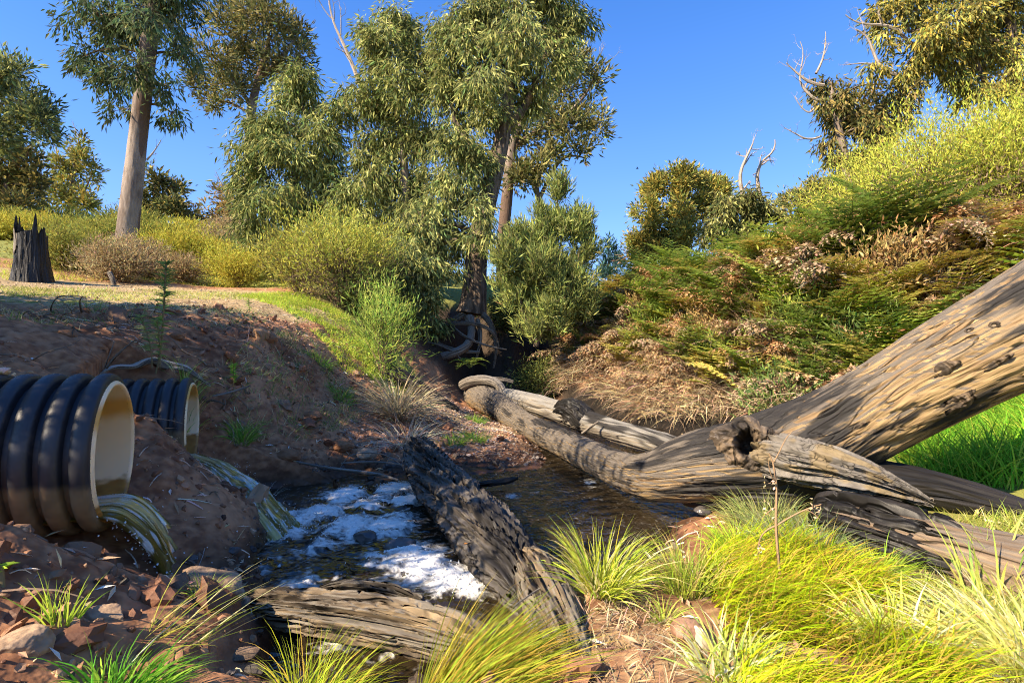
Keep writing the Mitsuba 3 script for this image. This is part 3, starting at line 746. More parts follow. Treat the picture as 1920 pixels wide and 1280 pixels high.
# ------------------------------------------------------------------ trees
EUC = dict(L=.20, W=.042, col=(.105, .128, .045), tint=(.26, .26, .09), tp=.3, mode='hang')
GOLD = dict(L=.24, W=.075, col=(.125, .13, .038), tint=(.30, .22, .05), tp=.28, mode='tuft')
FAR = dict(L=.30, W=.10, col=(.085, .095, .038), tint=(.20, .16, .05), tp=.30, mode='tuft')
DOWN = np.array([0, 0, -1.0])


def crown_leaves(subs, rs, n, sp, ctr):
    """sprays of leaves round the ends of the small branches"""
    m = 6
    k = rng.integers(0, len(subs), n // m)
    g = rng.normal(size=(len(k), 3))
    A = subs[k] + g * (rs[k] * .56)[:, None]
    out = unit(A - ctr + rng.normal(size=A.shape) * .3)
    tone = (1 + .22 * rng.normal(size=len(subs)))[k]
    P, D, C = [], [], []
    for i in range(m):
        q = rng.normal(size=A.shape)
        if sp['mode'] == 'hang':
            tw = unit(out * .5 + DOWN * .75 + q * .15)
            P.append(A + tw * (sp['L'] * 1.5 * i / m) + q * sp['L'] * .18); D.append(unit(DOWN * .95 + out * .35 + q * .42))
        elif sp['mode'] == 'up':
            tw = unit(out * .5 - DOWN * .9 + q * .2)
            P.append(A + tw * (sp['L'] * 1.6 * i / m)); D.append(unit(-DOWN * .8 + out * .5 + q * .40))
        else:
            P.append(A + q * sp['L'] * .5); D.append(unit(out * .7 - DOWN * .15 + q * .7))
        C.append(vary(sp['col'], len(k), .22, sp.get('tint'), sp['tp']) * tone[:, None])
    P, D, C = np.vstack(P), np.vstack(D), np.clip(np.vstack(C), .006, .6)
    L = sp['L'] * (.6 + .7 * rng.random(len(P)))
    return leaf_mesh(P, D, L, L * sp['W'] / sp['L'] * (.7 + .6 * rng.random(len(P))), C)


def tree(name, label, trunks, clumps, Y, sp, lai=2.6, bark='m_bark', group=None, limbs=(), depth=.35, cat='tree', bare=(), br=.05):
    t = thing(name, label, cat, group)
    nodes, nr = [], []
    for nm, rows_ in (('trunk', trunks), ('limb', limbs)):
        for rows in rows_:
            p, r = px_path([(a, b, Y + c, d) for a, b, c, d in rows])
            R0 = max(r)
            dsp = (lambda th, s, P, R: R * (1 + .22 * (fbm(np.stack([np.cos(th) * 1.5, np.sin(th) * 1.5, s * .5], -1) + Y, 3, 2) - .5))) if R0 > .1 else None
            m, uv = sweep(p, r, 24 if R0 > .15 else 9, 60 if R0 > .15 else 22, ref=(.1, .99, 0), disp=dsp)
            part(t, nm, m, bark, smooth=True, uv=uv)
            f = np.linspace(0, 1, 24)
            pp = np.array(p); d = np.concatenate([[0], np.cumsum(np.linalg.norm(np.diff(pp, axis=0), axis=1))])
            nodes.append(np.stack([np.interp(f * d[-1], d, pp[:, i]) for i in range(3)], 1)); nr.append(np.interp(f * d[-1], d, r))
    nodes, nr = np.vstack(nodes), np.concatenate(nr)
    allm, tw = [], []
    for c in clumps:
        px, py, rx, ry = c[:4]
        yy = Y + (c[4] if len(c) > 4 else rng.uniform(-1, 1) * depth * rx * Y / 960 * 2)
        ce = at(px, py, yy); ax, az = rx * yy / 960, ry * yy / 960
        R3 = np.array([ax, (ax + az) * .5, az])
        K = int(np.clip(rx * ry / 130, 5, 16))
        u = unit(rng.normal(size=(K, 3))) * (.35 + .6 * rng.random((K, 1)))
        subs = ce + u * R3
        rs = .42 * np.mean(R3) * (.7 + .6 * rng.random(K))
        n = int(2.3 * lai * math.pi * ax * az / (sp['L'] * sp['W'] * .5))
        allm.append(crown_leaves(subs, rs, n, sp, ce - [0, 0, .3 * az]))
        score = np.linalg.norm(nodes - ce, axis=1) + .9 * np.maximum(nodes[:, 2] - ce[2], 0)
        b = int(np.argmin(score)); o = nodes[b]
        mid = (o + ce) / 2 + np.array([0, 0, .12 * np.linalg.norm(ce - o)]) + rng.normal(size=3) * .06 * np.linalg.norm(ce - o)
        r0 = min(nr[b] * .5, br * (.4 + ax))
        part(t, 'branch', tube(np.array([o, mid, ce]), np.array([r0, r0 * .75, r0 * .45]), 6, 10), bark, smooth=True)
        for s_ in subs:
            tw.append(tube(np.array([ce, (ce + s_) / 2 + rng.normal(size=3) * .05 * ax, s_]), np.array([r0 * .4, r0 * .3, .006]), 4, 5))
    if tw:
        tm = cat_(tw)
        part(t, 'twigs', tm, 'm_twig', color=np.tile((.16, .12, .09), (len(tm[0]), 1)), kind='stuff')
    if allm:
        v, f, c = cat_(allm)
        part(t, 'crown', (v, f), 'm_leaf', color=c, kind='stuff')
    for rows in bare: bare_branch(t, [(a, b, Y + c, d) for a, b, c, d in rows])
    return t


def bare_branch(parent, rows, col=(.33, .28, .235), name='dead_branch', forks=5, fl=.28):
    p, r = px_path(rows)
    p = np.array(p); ms = [tube(p, np.array(r), 6, 5 * len(p))]
    tot = np.linalg.norm(p[-1] - p[0])
    for _ in range(forks):
        f = rng.uniform(.3, 1); i = min(int(f * (len(p) - 1)), len(p) - 2); w = f * (len(p) - 1) - i
        o = p[i] * (1 - w) + p[i + 1] * w
        d = unit(unit(p[i + 1] - p[i]) + rng.normal(size=3) * .6 + [0, 0, .25]) * tot * fl * rng.uniform(.5, 1.1)
        k = o + d * .5 + rng.normal(size=3) * .06 * tot * fl
        e = o + d + np.array([0, 0, .10 * tot * fl])
        rr = np.interp(f, np.linspace(0, 1, len(r)), r) * .55
        ms.append(tube(np.array([o, k, e]), np.array([rr, rr * .7, rr * .2]), 4, 7))
        for _ in range(2):
            g = k + (e - k) * rng.random(); h = g + unit(d / np.linalg.norm(d) + rng.normal(size=3) * .7) * tot * fl * .35
            ms.append(tube(np.array([g, (g + h) / 2 + rng.normal(size=3) * .02 * tot, h]), np.array([rr * .45, rr * .3, rr * .12]), 4, 4))
    m = cat_(ms)
    k = part(parent, name, m, 'm_twig', color=np.clip(np.tile(col, (len(m[0]), 1)) * (1 + .15 * rng.normal(size=(len(m[0]), 1))), .02, .8))
    return k


def bush(name, label, x, y, w, h, n, sp, cat='shrub', group=None, stems=26, z=None, d=None, col_stem=(.20, .14, .10), low=.15, tight=.16, dead=None):
    """a shrub: arching stems from the foot, leafy from the lower third up"""
    t = thing(name, label, cat, group)
    z = float(gh(x, y)) if z is None else z
    d = w if d is None else d
    o = np.array([x, y, z])
    az, el = rng.random(stems) * 6.283, rng.random(stems)
    rr = np.sqrt(el) * (.75 + .35 * rng.random(stems))
    tips = np.stack([np.cos(az) * rr * w / 2, np.sin(az) * rr * d / 2, h * (low + (1 - low) * np.sqrt(np.maximum(0, 1 - .85 * rr ** 2)) * (.75 + .3 * rng.random(stems)))], 1)
    mids = tips * [.38, .38, .62] + rng.normal(size=(stems, 3)) * .04 * w
    st = [tube(np.array([o + tips[i] * [.06, .06, 0] - [0, 0, .06], o + mids[i], o + tips[i]]), np.array([.013, .009, .003]) * (.5 + .6 * h), 4, 7) for i in range(stems)]
    sm = cat_(st)
    part(t, 'stems', sm, 'm_twig', color=np.tile(col_stem, (len(sm[0]), 1)), kind='stuff')
    m = 5
    k = rng.integers(0, stems, n // m)
    lv = 1 - rng.random((stems, 5)) ** 1.4 * .8
    f = np.clip(lv[k, rng.integers(0, 5, len(k))] + .03 * rng.normal(size=len(k)), .1, 1.05)[:, None]
    cj = rng.normal(size=(stems, 5, 3))
    B = o + (1 - f) ** 2 * tips[k] * [.06, .06, 0] + 2 * f * (1 - f) * mids[k] + f ** 2 * tips[k]
    B += cj[k, np.argmin(np.abs(lv[k] - f), 1)] * [w, d, h * .8] * tight * .55 + rng.normal(size=B.shape) * [w, d, h * .5] * tight * .28
    B[:, 2] = np.maximum(B[:, 2], z + .03)
    out = unit(B - o - [0, 0, h * .35] + rng.normal(size=B.shape) * .25 * w)
    tone = (1 + .2 * rng.normal(size=stems))[k]
    P, D, C = [], [], []
    tw = unit(out + [0, 0, .35] + rng.normal(size=B.shape) * .45)
    for i in range(m):
        q = rng.normal(size=B.shape)
        P.append(B + tw * (sp['L'] * 1.1 * i)); D.append(unit(tw * .8 + q * .5 + ([0, 0, .5] if sp['mode'] == 'up' else [0, 0, -.3] if sp['mode'] == 'hang' else [0, 0, .0])))
        C.append(vary(sp['col'], len(k), .2, sp.get('tint'), sp['tp']) * tone[:, None])
    P, D, C = np.vstack(P), np.vstack(D), np.clip(np.vstack(C), .006, .6)
    if dead is not None:
        low_ = (P[:, 2] - z) / h < .45 + .15 * rng.normal(size=len(P))
        low_ &= rng.random(len(P)) < dead[1]
        C[low_] = np.array(dead[0]) * (1 + .25 * rng.normal(size=(low_.sum(), 1)))
        C = np.clip(C, .006, .6)
    L = sp['L'] * (.6 + .7 * rng.random(len(P)))
    v, f_, c = leaf_mesh(P, D, L, L * sp['W'] / sp['L'], C)
    part(t, 'foliage', (v, f_), 'm_leaf', color=c, kind='stuff')
    return t


E3 = lambda *rows: [rows]
tree('eucalyptus_tree', 'tall grey barked eucalyptus with a straight bare trunk rising left of the track',
     [[(233, 478, 0, .33), (240, 430, 0, .295), (252, 320, 0, .27), (268, 180, 0, .25), (283, 50, 0, .225), (300, -90, 0, .24), (318, -230, 0, .24)]],
     [(185, 30, 58, 48), (225, 60, 45, 50), (160, 105, 32, 38), (205, 155, 42, 42), (228, 205, 26, 20), (325, 30, 45, 50), (340, 105, 30, 32), (318, 165, 30, 26), (322, 212, 32, 20), (262, 120, 30, 40, -1.2), (270, -40, 110, 40), (250, -90, 120, 50), (330, -60, 60, 50), (265, 20, 40, 45, -1.4)],
     16, dict(EUC, L=.24, W=.055, col=(.06, .082, .040), tint=(.12, .12, .05), tp=.15), lai=1.5, bare=[[(275, 300, 0, .03), (288, 285, 0, .02), (302, 262, 0, .008)]])
tree('eucalyptus_tree', 'pale limbed open crowned eucalyptus standing right of the tall bare trunk',
     [[(462, 470, 0, .26), (468, 330, 0, .22), (473, 200, 0, .17), (490, 130, 0, .11), (505, 70, 0, .07)]],
     [(430, 62, 50, 42), (500, 45, 58, 48), (552, 72, 34, 38), (402, 108, 42, 34), (388, 160, 34, 34), (440, 168, 42, 32), (520, 120, 55, 40), (480, 15, 55, 24), (562, 112, 24, 34), (410, 196, 34, 14), (455, 118, 40, 30)],
     21, dict(EUC, L=.26, W=.07, col=(.10, .105, .045), tint=(.20, .17, .07), tp=.3, mode='tuft'), lai=1.7, limbs=[[(472, 200, 0, .09), (440, 150, 0, .06), (415, 110, 0, .03)], [(482, 150, 0, .09), (530, 105, 0, .06), (555, 70, 0, .03)], [(470, 215, 0, .06), (420, 190, 0, .04), (385, 185, 0, .02)]])
tree('eucalyptus_tree', 'dense weeping eucalyptus left of centre, its drooping leaves reaching down to the shrubs',
     [[(548, 545, 0, .16), (545, 430, 0, .13), (555, 320, 0, .10), (572, 220, 0, .06)], [(610, 545, .4, .13), (600, 420, .4, .10), (612, 300, .4, .06)]],
     [(485, 232, 38, 34), (560, 185, 45, 38), (605, 250, 36, 48), (480, 300, 38, 44), (545, 290, 55, 50), (618, 340, 38, 55), (500, 380, 52, 44), (580, 385, 55, 55), (475, 435, 30, 36), (540, 465, 55, 40), (630, 430, 36, 48), (640, 200, 18, 60), (560, 130, 30, 30), (500, 440, 45, 40), (600, 490, 50, 40), (655, 380, 28, 50), (455, 350, 18, 50), (520, 240, 40, 36)],
     15, dict(EUC, L=.23, W=.043), lai=3.0)
tree('eucalyptus_tree', 'eucalyptus with a dead bare limb on its left side, left half of the central trees',
     [[(768, 560, 0, .20), (766, 470, 0, .15), (762, 380, 0, .13), (755, 280, 0, .10), (735, 170, 0, .07), (720, 80, 0, .04)], [(695, 560, .8, .17), (692, 440, .8, .13), (702, 330, .8, .08)]],
     [(695, 66, 32, 34), (722, 105, 46, 52), (762, 72, 36, 38), (700, 180, 36, 44), (760, 170, 52, 54), (720, 262, 46, 46), (782, 262, 52, 52), (702, 335, 40, 46), (762, 345, 50, 46), (682, 410, 36, 36), (742, 28, 36, 30), (735, 420, 45, 34), (660, 440, 36, 40), (700, 480, 46, 34), (760, 450, 44, 34), (650, 360, 24, 40), (800, 120, 34, 44), (672, 280, 14, 40), (780, 400, 40, 40)],
     14.5, dict(EUC, L=.21, W=.042, col=(.112, .13, .046)), lai=3.0, bare=[[(722, 215, 0, .08), (690, 190, 0, .075), (668, 140, 0, .06), (645, 85, 0, .045), (625, 40, 0, .03), (617, -20, 0, .02)]])
tree('eucalyptus_tree', 'big thick trunked eucalyptus in the middle, rooted in the undercut creek bank',
     [[(884, 588, 0, .40), (888, 560, 0, .33), (892, 500, 0, .29), (903, 425, 0, .26), (925, 330, 0, .23), (943, 250, 0, .20), (957, 150, 0, .15), (966, 40, 0, .10), (970, -60, 0, .06)]],
     [(870, 30, 55, 45), (935, 18, 62, 48), (1015, 28, 55, 46), (1062, 58, 38, 46), (872, 105, 62, 52), (945, 100, 62, 54), (1025, 105, 44, 40), (862, 185, 55, 52), (925, 205, 42, 44), (852, 268, 55, 54), (892, 300, 30, 42), (868, 350, 52, 42), (825, 398, 50, 46), (855, 446, 44, 36), (812, 466, 44, 40), (838, 145, 34, 44), (990, 170, 40, 44), (822, 330, 34, 36), (910, -50, 90, 40), (1020, -40, 70, 40), (1085, 25, 24, 36), (830, 60, 30, 40), (900, 440, 26, 30, -.8), (790, 420, 44, 40), (1060, 110, 24, 30), (975, 60, 50, 40, -1.5), (900, 150, 45, 40, -1.5), (905, 395, 22, 40, -.9)],
     13.2, dict(EUC, L=.20, W=.039, col=(.112, .13, .048)), lai=2.4, bark='m_barkrough', br=.08, limbs=[[(925, 330, 0, .15), (885, 280, 0, .10), (850, 220, 0, .06)], [(945, 240, 0, .14), (990, 190, 0, .10), (1020, 110, 0, .06), (1060, 60, 0, .03)], [(905, 420, 0, .10), (870, 370, 0, .06), (840, 340, 0, .03)]])
tree('eucalyptus_tree', 'white limbed eucalyptus behind the big central tree, its open crown reaching right into the sky',
     [[(942, 520, 0, .24), (946, 420, 0, .22), (953, 340, 0, .20), (960, 275, 0, .17), (985, 210, 0, .10), (992, 160, 0, .05)], [(1018, 470, 1, .14), (1014, 400, 1, .13), (1005, 350, 1, .10), (995, 300, 1, .06)]],
     [(1075, 122, 34, 28), (1112, 150, 28, 28), (1052, 172, 38, 28), (1098, 212, 38, 24), (1060, 238, 44, 30), (1115, 246, 26, 22), (1020, 215, 36, 36), (985, 250, 26, 40), (1040, 290, 34, 24), (1000, 320, 30, 34), (1085, 275, 32, 20), (1130, 225, 16, 16), (975, 340, 30, 40)],
     19, dict(EUC, L=.26, W=.07, col=(.10, .105, .042), tint=(.20, .18, .07), mode='tuft'), lai=1.9,
     limbs=[[(960, 282, 0, .11), (1000, 250, 0, .085), (1060, 215, 0, .06), (1105, 165, 0, .04), (1118, 130, 0, .02)], [(1010, 375, 1, .09), (1035, 325, 1, .07), (1060, 295, 1, .05), (1100, 298, 1, .025)], [(1005, 350, 1, .07), (1030, 290, 1, .04)]],
     bare=[[(1105, 130, 0, .03), (1122, 110, 0, .02), (1132, 85, 0, .01)], [(1118, 120, 0, .02), (1140, 115, 0, .012), (1160, 98, 0, .006)]])
tree('eucalyptus_tree', 'blue green eucalyptus cut off by the left edge of the photo', [[(-40, 420, 0, .3), (-30, 250, 0, .22), (5, 150, 0, .12), (28, 118, 0, .05)]],
     [(25, 135, 30, 34), (0, 180, 40, 45), (55, 195, 40, 34), (82, 225, 30, 30), (30, 235, 45, 34), (-30, 130, 40, 40), (-10, 260, 40, 30), (95, 250, 16, 16)], 24, dict(EUC, L=.30, W=.085, col=(.07, .092, .045), mode='tuft'), lai=2.0)
tree('eucalyptus_tree', 'low dark brownish eucalyptus beneath the blue green one at the left edge', [[(10, 440, 0, .2), (12, 360, 0, .14), (20, 310, 0, .08)]],
     [(5, 300, 36, 30), (45, 310, 32, 30), (20, 345, 44, 32), (60, 350, 26, 34), (-20, 340, 40, 40), (30, 385, 40, 24)], 26, dict(FAR, col=(.08, .08, .035)), lai=2.2)
tree('eucalyptus_tree', 'small golden topped eucalyptus standing alone on the left skyline', [[(128, 425, 0, .22), (132, 380, 0, .17), (140, 310, 0, .11), (148, 265, 0, .05)], [(130, 385, 0, .10), (112, 345, 0, .07), (100, 310, 0, .04)], [(133, 395, 0, .09), (160, 355, 0, .06), (172, 325, 0, .03)]],
     [(148, 268, 17, 12), (108, 312, 24, 20), (142, 302, 24, 20), (170, 330, 18, 18), (98, 350, 22, 20), (140, 345, 24, 20), (172, 372, 20, 20), (120, 372, 24, 20), (155, 385, 24, 16), (90, 378, 14, 14), (130, 320, 18, 18)], 38, dict(GOLD, L=.36, W=.12), lai=1.9,
     bare=[[(112, 300, 0, .05), (103, 275, 0, .03), (97, 258, 0, .012)], [(148, 258, 0, .04), (140, 240, 0, .02), (136, 228, 0, .01)]])
tree('eucalyptus_tree', 'rounded dark tree just right of the tall bare trunk', [[(288, 440, 0, .2), (290, 380, 0, .14), (295, 340, 0, .08)]],
     [(285, 338, 26, 22), (318, 350, 24, 26), (292, 375, 34, 26), (325, 388, 26, 26), (270, 400, 30, 22), (310, 410, 36, 20)], 30, FAR, lai=2.3)
tree('eucalyptus_tree', 'brownish bushy tree with bare twigs sticking from its top, left of the weeping eucalyptus', [[(422, 440, 0, .15), (424, 390, 0, .1), (430, 360, 0, .05)]],
     [(415, 372, 24, 18), (440, 388, 24, 24), (410, 400, 26, 22), (440, 420, 26, 18), (400, 418, 18, 14)], 30, dict(FAR, col=(.12, .10, .04), tint=(.25, .17, .06), tp=.4), lai=2.0,
     bare=[[(425, 370, 0, .05), (415, 345, 0, .03), (405, 322, 0, .012)], [(430, 365, 0, .05), (434, 340, 0, .03), (438, 325, 0, .01)]])
for i, (px, py, rx, ry, lb) in enumerate([(362, 412, 22, 16, 'small rounded bush tree on the skyline between the dark tree and the brownish one'), (205, 428, 34, 14, 'low feathery bush tree on the skyline behind the tall bare trunk'), (55, 412, 30, 14, 'low bush tree on the skyline above the burnt stump')]):
    tree('bush_tree', lb, [[(px, py + 26, 0, .1), (px, py, 0, .06)]], [(px - rx * .4, py, rx * .7, ry), (px + rx * .4, py + 3, rx * .7, ry), (px, py - ry * .4, rx * .6, ry * .7)], 32, FAR, lai=2.2)
# right bank
tree('eucalyptus_tree', 'golden topped round crowned eucalyptus on the right skyline', [[(1285, 520, 0, .25), (1282, 450, 0, .18), (1285, 390, 0, .11)]],
     [(1235, 360, 36, 28), (1285, 342, 38, 24), (1335, 342, 34, 24), (1216, 402, 30, 26), (1200, 450, 28, 26), (1270, 395, 36, 28), (1322, 388, 34, 28), (1240, 445, 34, 28), (1290, 440, 36, 28), (1210, 478, 26, 22), (1255, 482, 36, 24), (1350, 365, 16, 20)], 24, dict(GOLD, L=.22, W=.07), lai=4.4)
tree('eucalyptus_tree', 'dark leafy eucalyptus right of the golden topped one, below two dead stems', [[(1392, 530, 0, .2), (1390, 450, 0, .14), (1395, 400, 0, .08)]],
     [(1365, 385, 32, 28), (1405, 372, 36, 26), (1442, 392, 32, 28), (1350, 425, 34, 30), (1400, 415, 38, 30), (1458, 428, 30, 28), (1375, 455, 42, 28), (1435, 455, 42, 26), (1480, 445, 22, 24)], 22, dict(EUC, L=.24, W=.055, col=(.085, .09, .035)), lai=3.2)
tree('eucalyptus_tree', 'smaller eucalyptus on the right skyline just left of the tall wattle', [[(1540, 500, 0, .2), (1538, 430, 0, .14), (1545, 390, 0, .08)]],
     [(1500, 372, 28, 26), (1532, 358, 30, 24), (1568, 360, 34, 30), (1508, 410, 30, 26), (1555, 405, 38, 30), (1595, 335, 30, 34), (1535, 440, 34, 20), (1610, 380, 30, 34), (1620, 300, 30, 30)], 20, dict(FAR, L=.20, W=.06), lai=3.2)
tree('eucalyptus_tree', 'narrow dark eucalyptus with grey dead branches spreading from its left side', [[(1600, 460, 0, .2), (1590, 330, 0, .16), (1572, 240, 0, .12), (1560, 170, 0, .06)]],
     [(1552, 150, 32, 24), (1582, 172, 30, 30), (1560, 205, 34, 34), (1592, 225, 26, 30), (1556, 255, 24, 24), (1575, 285, 24, 24), (1625, 195, 40, 38), (1660, 215, 34, 36), (1690, 170, 34, 30), (1640, 250, 34, 40), (1620, 300, 34, 40), (1540, 185, 14, 18)], 18, dict(EUC, L=.24, W=.06, col=(.085, .085, .032), tint=(.2, .15, .05), tp=.3), lai=2.2,
     bare=[[(1545, 160, 0, .06), (1515, 152, 0, .05), (1492, 135, 0, .03), (1474, 118, 0, .015)], [(1535, 190, 0, .06), (1512, 172, 0, .045), (1500, 150, 0, .03), (1505, 110, 0, .02), (1500, 78, 0, .01)], [(1530, 138, 0, .05), (1545, 100, 0, .03), (1548, 60, 0, .012)], [(1540, 255, 0, .04), (1512, 260, 0, .03), (1490, 250, 0, .02), (1470, 240, 0, .01)], [(1530, 190, 0, .05), (1520, 210, 0, .03), (1490, 182, 0, .012)]])
tree('eucalyptus_tree', 'large eucalyptus filling the top right corner with dark spreading limbs',
     [[(1925, 330, 0, .26), (1912, 220, 0, .2), (1900, 110, 0, .15), (1890, 0, 0, .12), (1880, -80, 0, .08)]],
     [(1672, 28, 34, 34), (1715, 20, 36, 30), (1660, 70, 22, 18), (1745, 60, 40, 30), (1800, 30, 50, 40), (1860, 40, 50, 45), (1790, 90, 46, 36), (1850, 110, 44, 40), (1905, 70, 44, 50), (1740, 110, 44, 34), (1700, 120, 26, 26), (1800, 140, 40, 26), (1900, 150, 40, 36), (1700, -40, 60, 40), (1800, -50, 80, 40), (1900, -50, 70, 40), (1640, 130, 26, 18), (1830, 170, 40, 24)], 17, dict(EUC, L=.24, W=.06, col=(.11, .112, .036), tint=(.28, .22, .05), tp=.35), lai=2.1, bark='m_barkrough',
     limbs=[[(1900, 120, 0, .10), (1840, 75, 0, .09), (1780, 100, 0, .07), (1700, 75, 0, .05), (1680, 45, 0, .03)], [(1912, 230, 0, .1), (1850, 160, 0, .08), (1820, 90, 0, .06), (1800, 45, 0, .04)], [(1890, 0, 0, .08), (1800, 10, 0, .06), (1710, 60, 0, .05), (1690, -10, 0, .03)]],
     bare=[[(1690, 62, 0, .06), (1655, 48, 0, .05), (1620, 45, 0, .03), (1585, 28, 0, .015)], [(1680, 140, 0, .06), (1645, 115, 0, .05), (1625, 70, 0, .03), (1605, 55, 0, .015)], [(1660, 128, 0, .05), (1630, 120, 0, .03), (1588, 122, 0, .012)]])
for rows, lb in (([(1395, 440, 22, .10), (1393, 370, 22, .09), (1388, 330, 22, .075), (1402, 290, 22, .055), (1412, 268, 22, .03)], 'left one of two dead leafless grey trees on the right skyline'), ([(1425, 440, 22.5, .10), (1424, 365, 22.5, .09), (1420, 330, 22.5, .08), (1428, 305, 22.5, .06), (1448, 285, 22.5, .045), (1453, 262, 22.5, .02)], 'right one of two dead leafless grey trees on the right skyline')):
    t = thing('dead_tree', lb, 'dead tree')
    bare_branch(t, rows, name='trunk', forks=7, fl=.16)
tree('pine_tree', 'small blue green pointed pine in the gap of sky right of the central trees', [[(1142, 530, 0, .12), (1142, 480, 0, .06), (1142, 458, 0, .02)]],
     [(1142, 468, 7, 10), (1140, 485, 14, 12), (1146, 500, 20, 12), (1138, 515, 22, 12)], 30, dict(L=.34, W=.07, col=(.035, .075, .075), tint=None, tp=0, mode='up'), lai=2.8)
tree('bush_tree', 'bare twiggy grey bush tree at the right of the small pine', [[(1190, 530, 0, .08), (1190, 490, 0, .05)]], [(1185, 480, 20, 22), (1205, 490, 16, 18)], 26, dict(FAR, col=(.16, .12, .08), tint=None), lai=.9)
tree('wattle_tree', 'narrow leaved light green wattle tree growing on the bank right of the thick trunk',
     [[(1005, 650, 0, .06), (1012, 590, 0, .05), (1020, 520, 0, .04), (1040, 420, 0, .025), (1046, 350, 0, .01)], [(1008, 640, 0, .05), (1040, 560, 0, .035), (1075, 470, 0, .02), (1085, 400, 0, .008)], [(1003, 640, 0, .05), (975, 560, 0, .03), (965, 460, 0, .015)]],
     [(1045, 365, 14, 36), (1025, 420, 30, 30), (1075, 425, 24, 34), (995, 455, 40, 38), (1050, 462, 38, 36), (1092, 470, 20, 40), (965, 500, 40, 34), (1015, 520, 46, 40), (1070, 525, 40, 36), (985, 570, 46, 34), (1040, 580, 46, 34), (1085, 575, 28, 34), (960, 550, 34, 30), (1010, 620, 40, 24), (1010, 480, 40, 36), (1060, 540, 44, 34),],
     11.5, dict(L=.17, W=.027, col=(.125, .145, .05), tint=(.20, .22, .06), tp=.3, mode='up'), lai=4.2, bark='m_barkrough',)
tree('eucalyptus_sapling', 'young eucalyptus with weeping dark leaves at the foot of the thick trunk', [[(800, 640, 0, .06), (790, 570, 0, .05), (775, 500, 0, .03)]],
     [(770, 500, 46, 32), (825, 500, 38, 34), (745, 545, 40, 34), (800, 555, 52, 38), (770, 595, 48, 30), (820, 605, 36, 24), (720, 590, 26, 26), (740, 480, 50, 36)], 12, dict(EUC, L=.18, W=.04, col=(.07, .09, .035)), lai=2.2)
# big feathery wattle of the right bank
WAT = dict(L=.085, W=.019, col=(.20, .22, .036), tint=(.32, .32, .05), tp=.35, mode='up')
w0 = at(1770, 530, 9.8)
bush('wattle_shrub', 'huge feathery yellow green wattle shrub above the right bank', w0[0], w0[1], 3.7, 3.0, 46000, WAT, stems=200, low=.12, tight=.17, dead=((.30, .21, .14), .75))
w1 = at(1960, 590, 8.6)
bush('wattle_shrub', 'feathery yellow green wattle shrub cut off by the right edge of the photo', w1[0], w1[1], 2.6, 3.0, 32000, WAT, stems=120, low=.12, tight=.17, dead=((.30, .21, .14), .8))
w2 = at(1640, 560, 11.2)
bush('wattle_shrub', 'wattle shrub with brownish twigs at the left of the huge one', w2[0], w2[1], 2.6, 2.6, 26000, dict(WAT, col=(.15, .155, .035)), stems=120, low=.12, tight=.17, dead=((.28, .2, .12), .7))
w3 = at(1880, 560, 12)
bush('wattle_shrub', 'tall wattle shrub behind the huge one under the top right eucalyptus', w3[0], w3[1], 3.6, 3.9, 20000, dict(WAT, col=(.16, .17, .035), L=.09, W=.022), stems=120, low=.12, tight=.17)
# shrubs of the left hillside
HILL = dict(L=.10, W=.022, col=(.20, .185, .045), tint=(.30, .27, .06), tp=.3, mode='up')
spots = [(130, 505, 12, 120, 80, 0), (215, 505, 11.5, 105, 75, 2), (330, 480, 15, 110, 65, 1), (390, 490, 15, 90, 60, 1), (420, 475, 17, 90, 60, 2), (450, 520, 13, 90, 70, 1), (300, 450, 20, 110, 50, 0), (360, 445, 22, 100, 40, 1), (180, 460, 18, 120, 60, 0), (90, 455, 18, 110, 55, 1), (20, 450, 17, 120, 60, 1), (10, 420, 24, 90, 50, 0),
         (260, 500, 13, 80, 60, 2), (430, 440, 26, 80, 40, 2), (250, 435, 26, 100, 40, 0), (130, 430, 27, 100, 34, 0), (480, 500, 16, 60, 70, 0), (340, 505, 13, 60, 36, 2)]
hl = ['rounded yellow green shrub on the left hillside behind the track', 'bright yellow feathery shrub on the left hillside behind the track', 'brownish grey thin shrub on the left hillside behind the track']
gr = ['yellow green hillside shrubs', 'bright yellow hillside shrubs', 'brownish hillside shrubs']
hc = [((.15, .16, .04), (.25, .23, .05)), ((.26, .24, .04), (.36, .30, .05)), ((.20, .155, .085), (.30, .22, .11))]
HL = ['yellow green shrub just right of the burnt stump', 'brownish grey shrub in front of the foot of the tall bare trunk', 'bright yellow shrub right of the tall bare trunk at the far side of the track', 'bright yellow shrub in the second row left of the weeping eucalyptus', 'brownish shrub under the weeping eucalyptus at the top of the hillside', 'bright yellow shrub at the right end of the track', 'yellow green shrub behind and right of the tall bare trunk', 'bright yellow shrub high on the hillside left of the weeping eucalyptus', 'yellow green shrub left of the tall bare trunk', 'yellow green shrub behind the burnt stump', 'bright yellow shrub left behind the burnt stump at the left edge', 'yellow green shrub on the skyline at the left edge', 'thin brownish shrub right of the foot of the tall bare trunk', 'brownish shrub on the skyline left of the weeping eucalyptus', 'yellow green shrub on the skyline right of the tall bare trunk', 'yellow green shrub on the skyline below the lone golden topped tree', 'yellow green shrub partly under the weeping eucalyptus beside the track', 'low brownish shrub beside the track in front of the bright yellow ones']
for hi, (px, py, Y, w, h, k) in enumerate(spots):
    p = at(px, py, Y); y_ = Y
    bush('hillside_shrub', HL[hi], p[0], y_, w * Y / 960 * (.95 if py > 470 else 1.0), h * Y / 960 * (.8 if py > 470 else .34), int(9000 * (w / 90)), dict(HILL, L=.10 * Y / 14, W=.022 * Y / 14, col=hc[k][0], tint=hc[k][1]), group=gr[k], stems=70, tight=.16)
p = at(640, 600, 10.5)
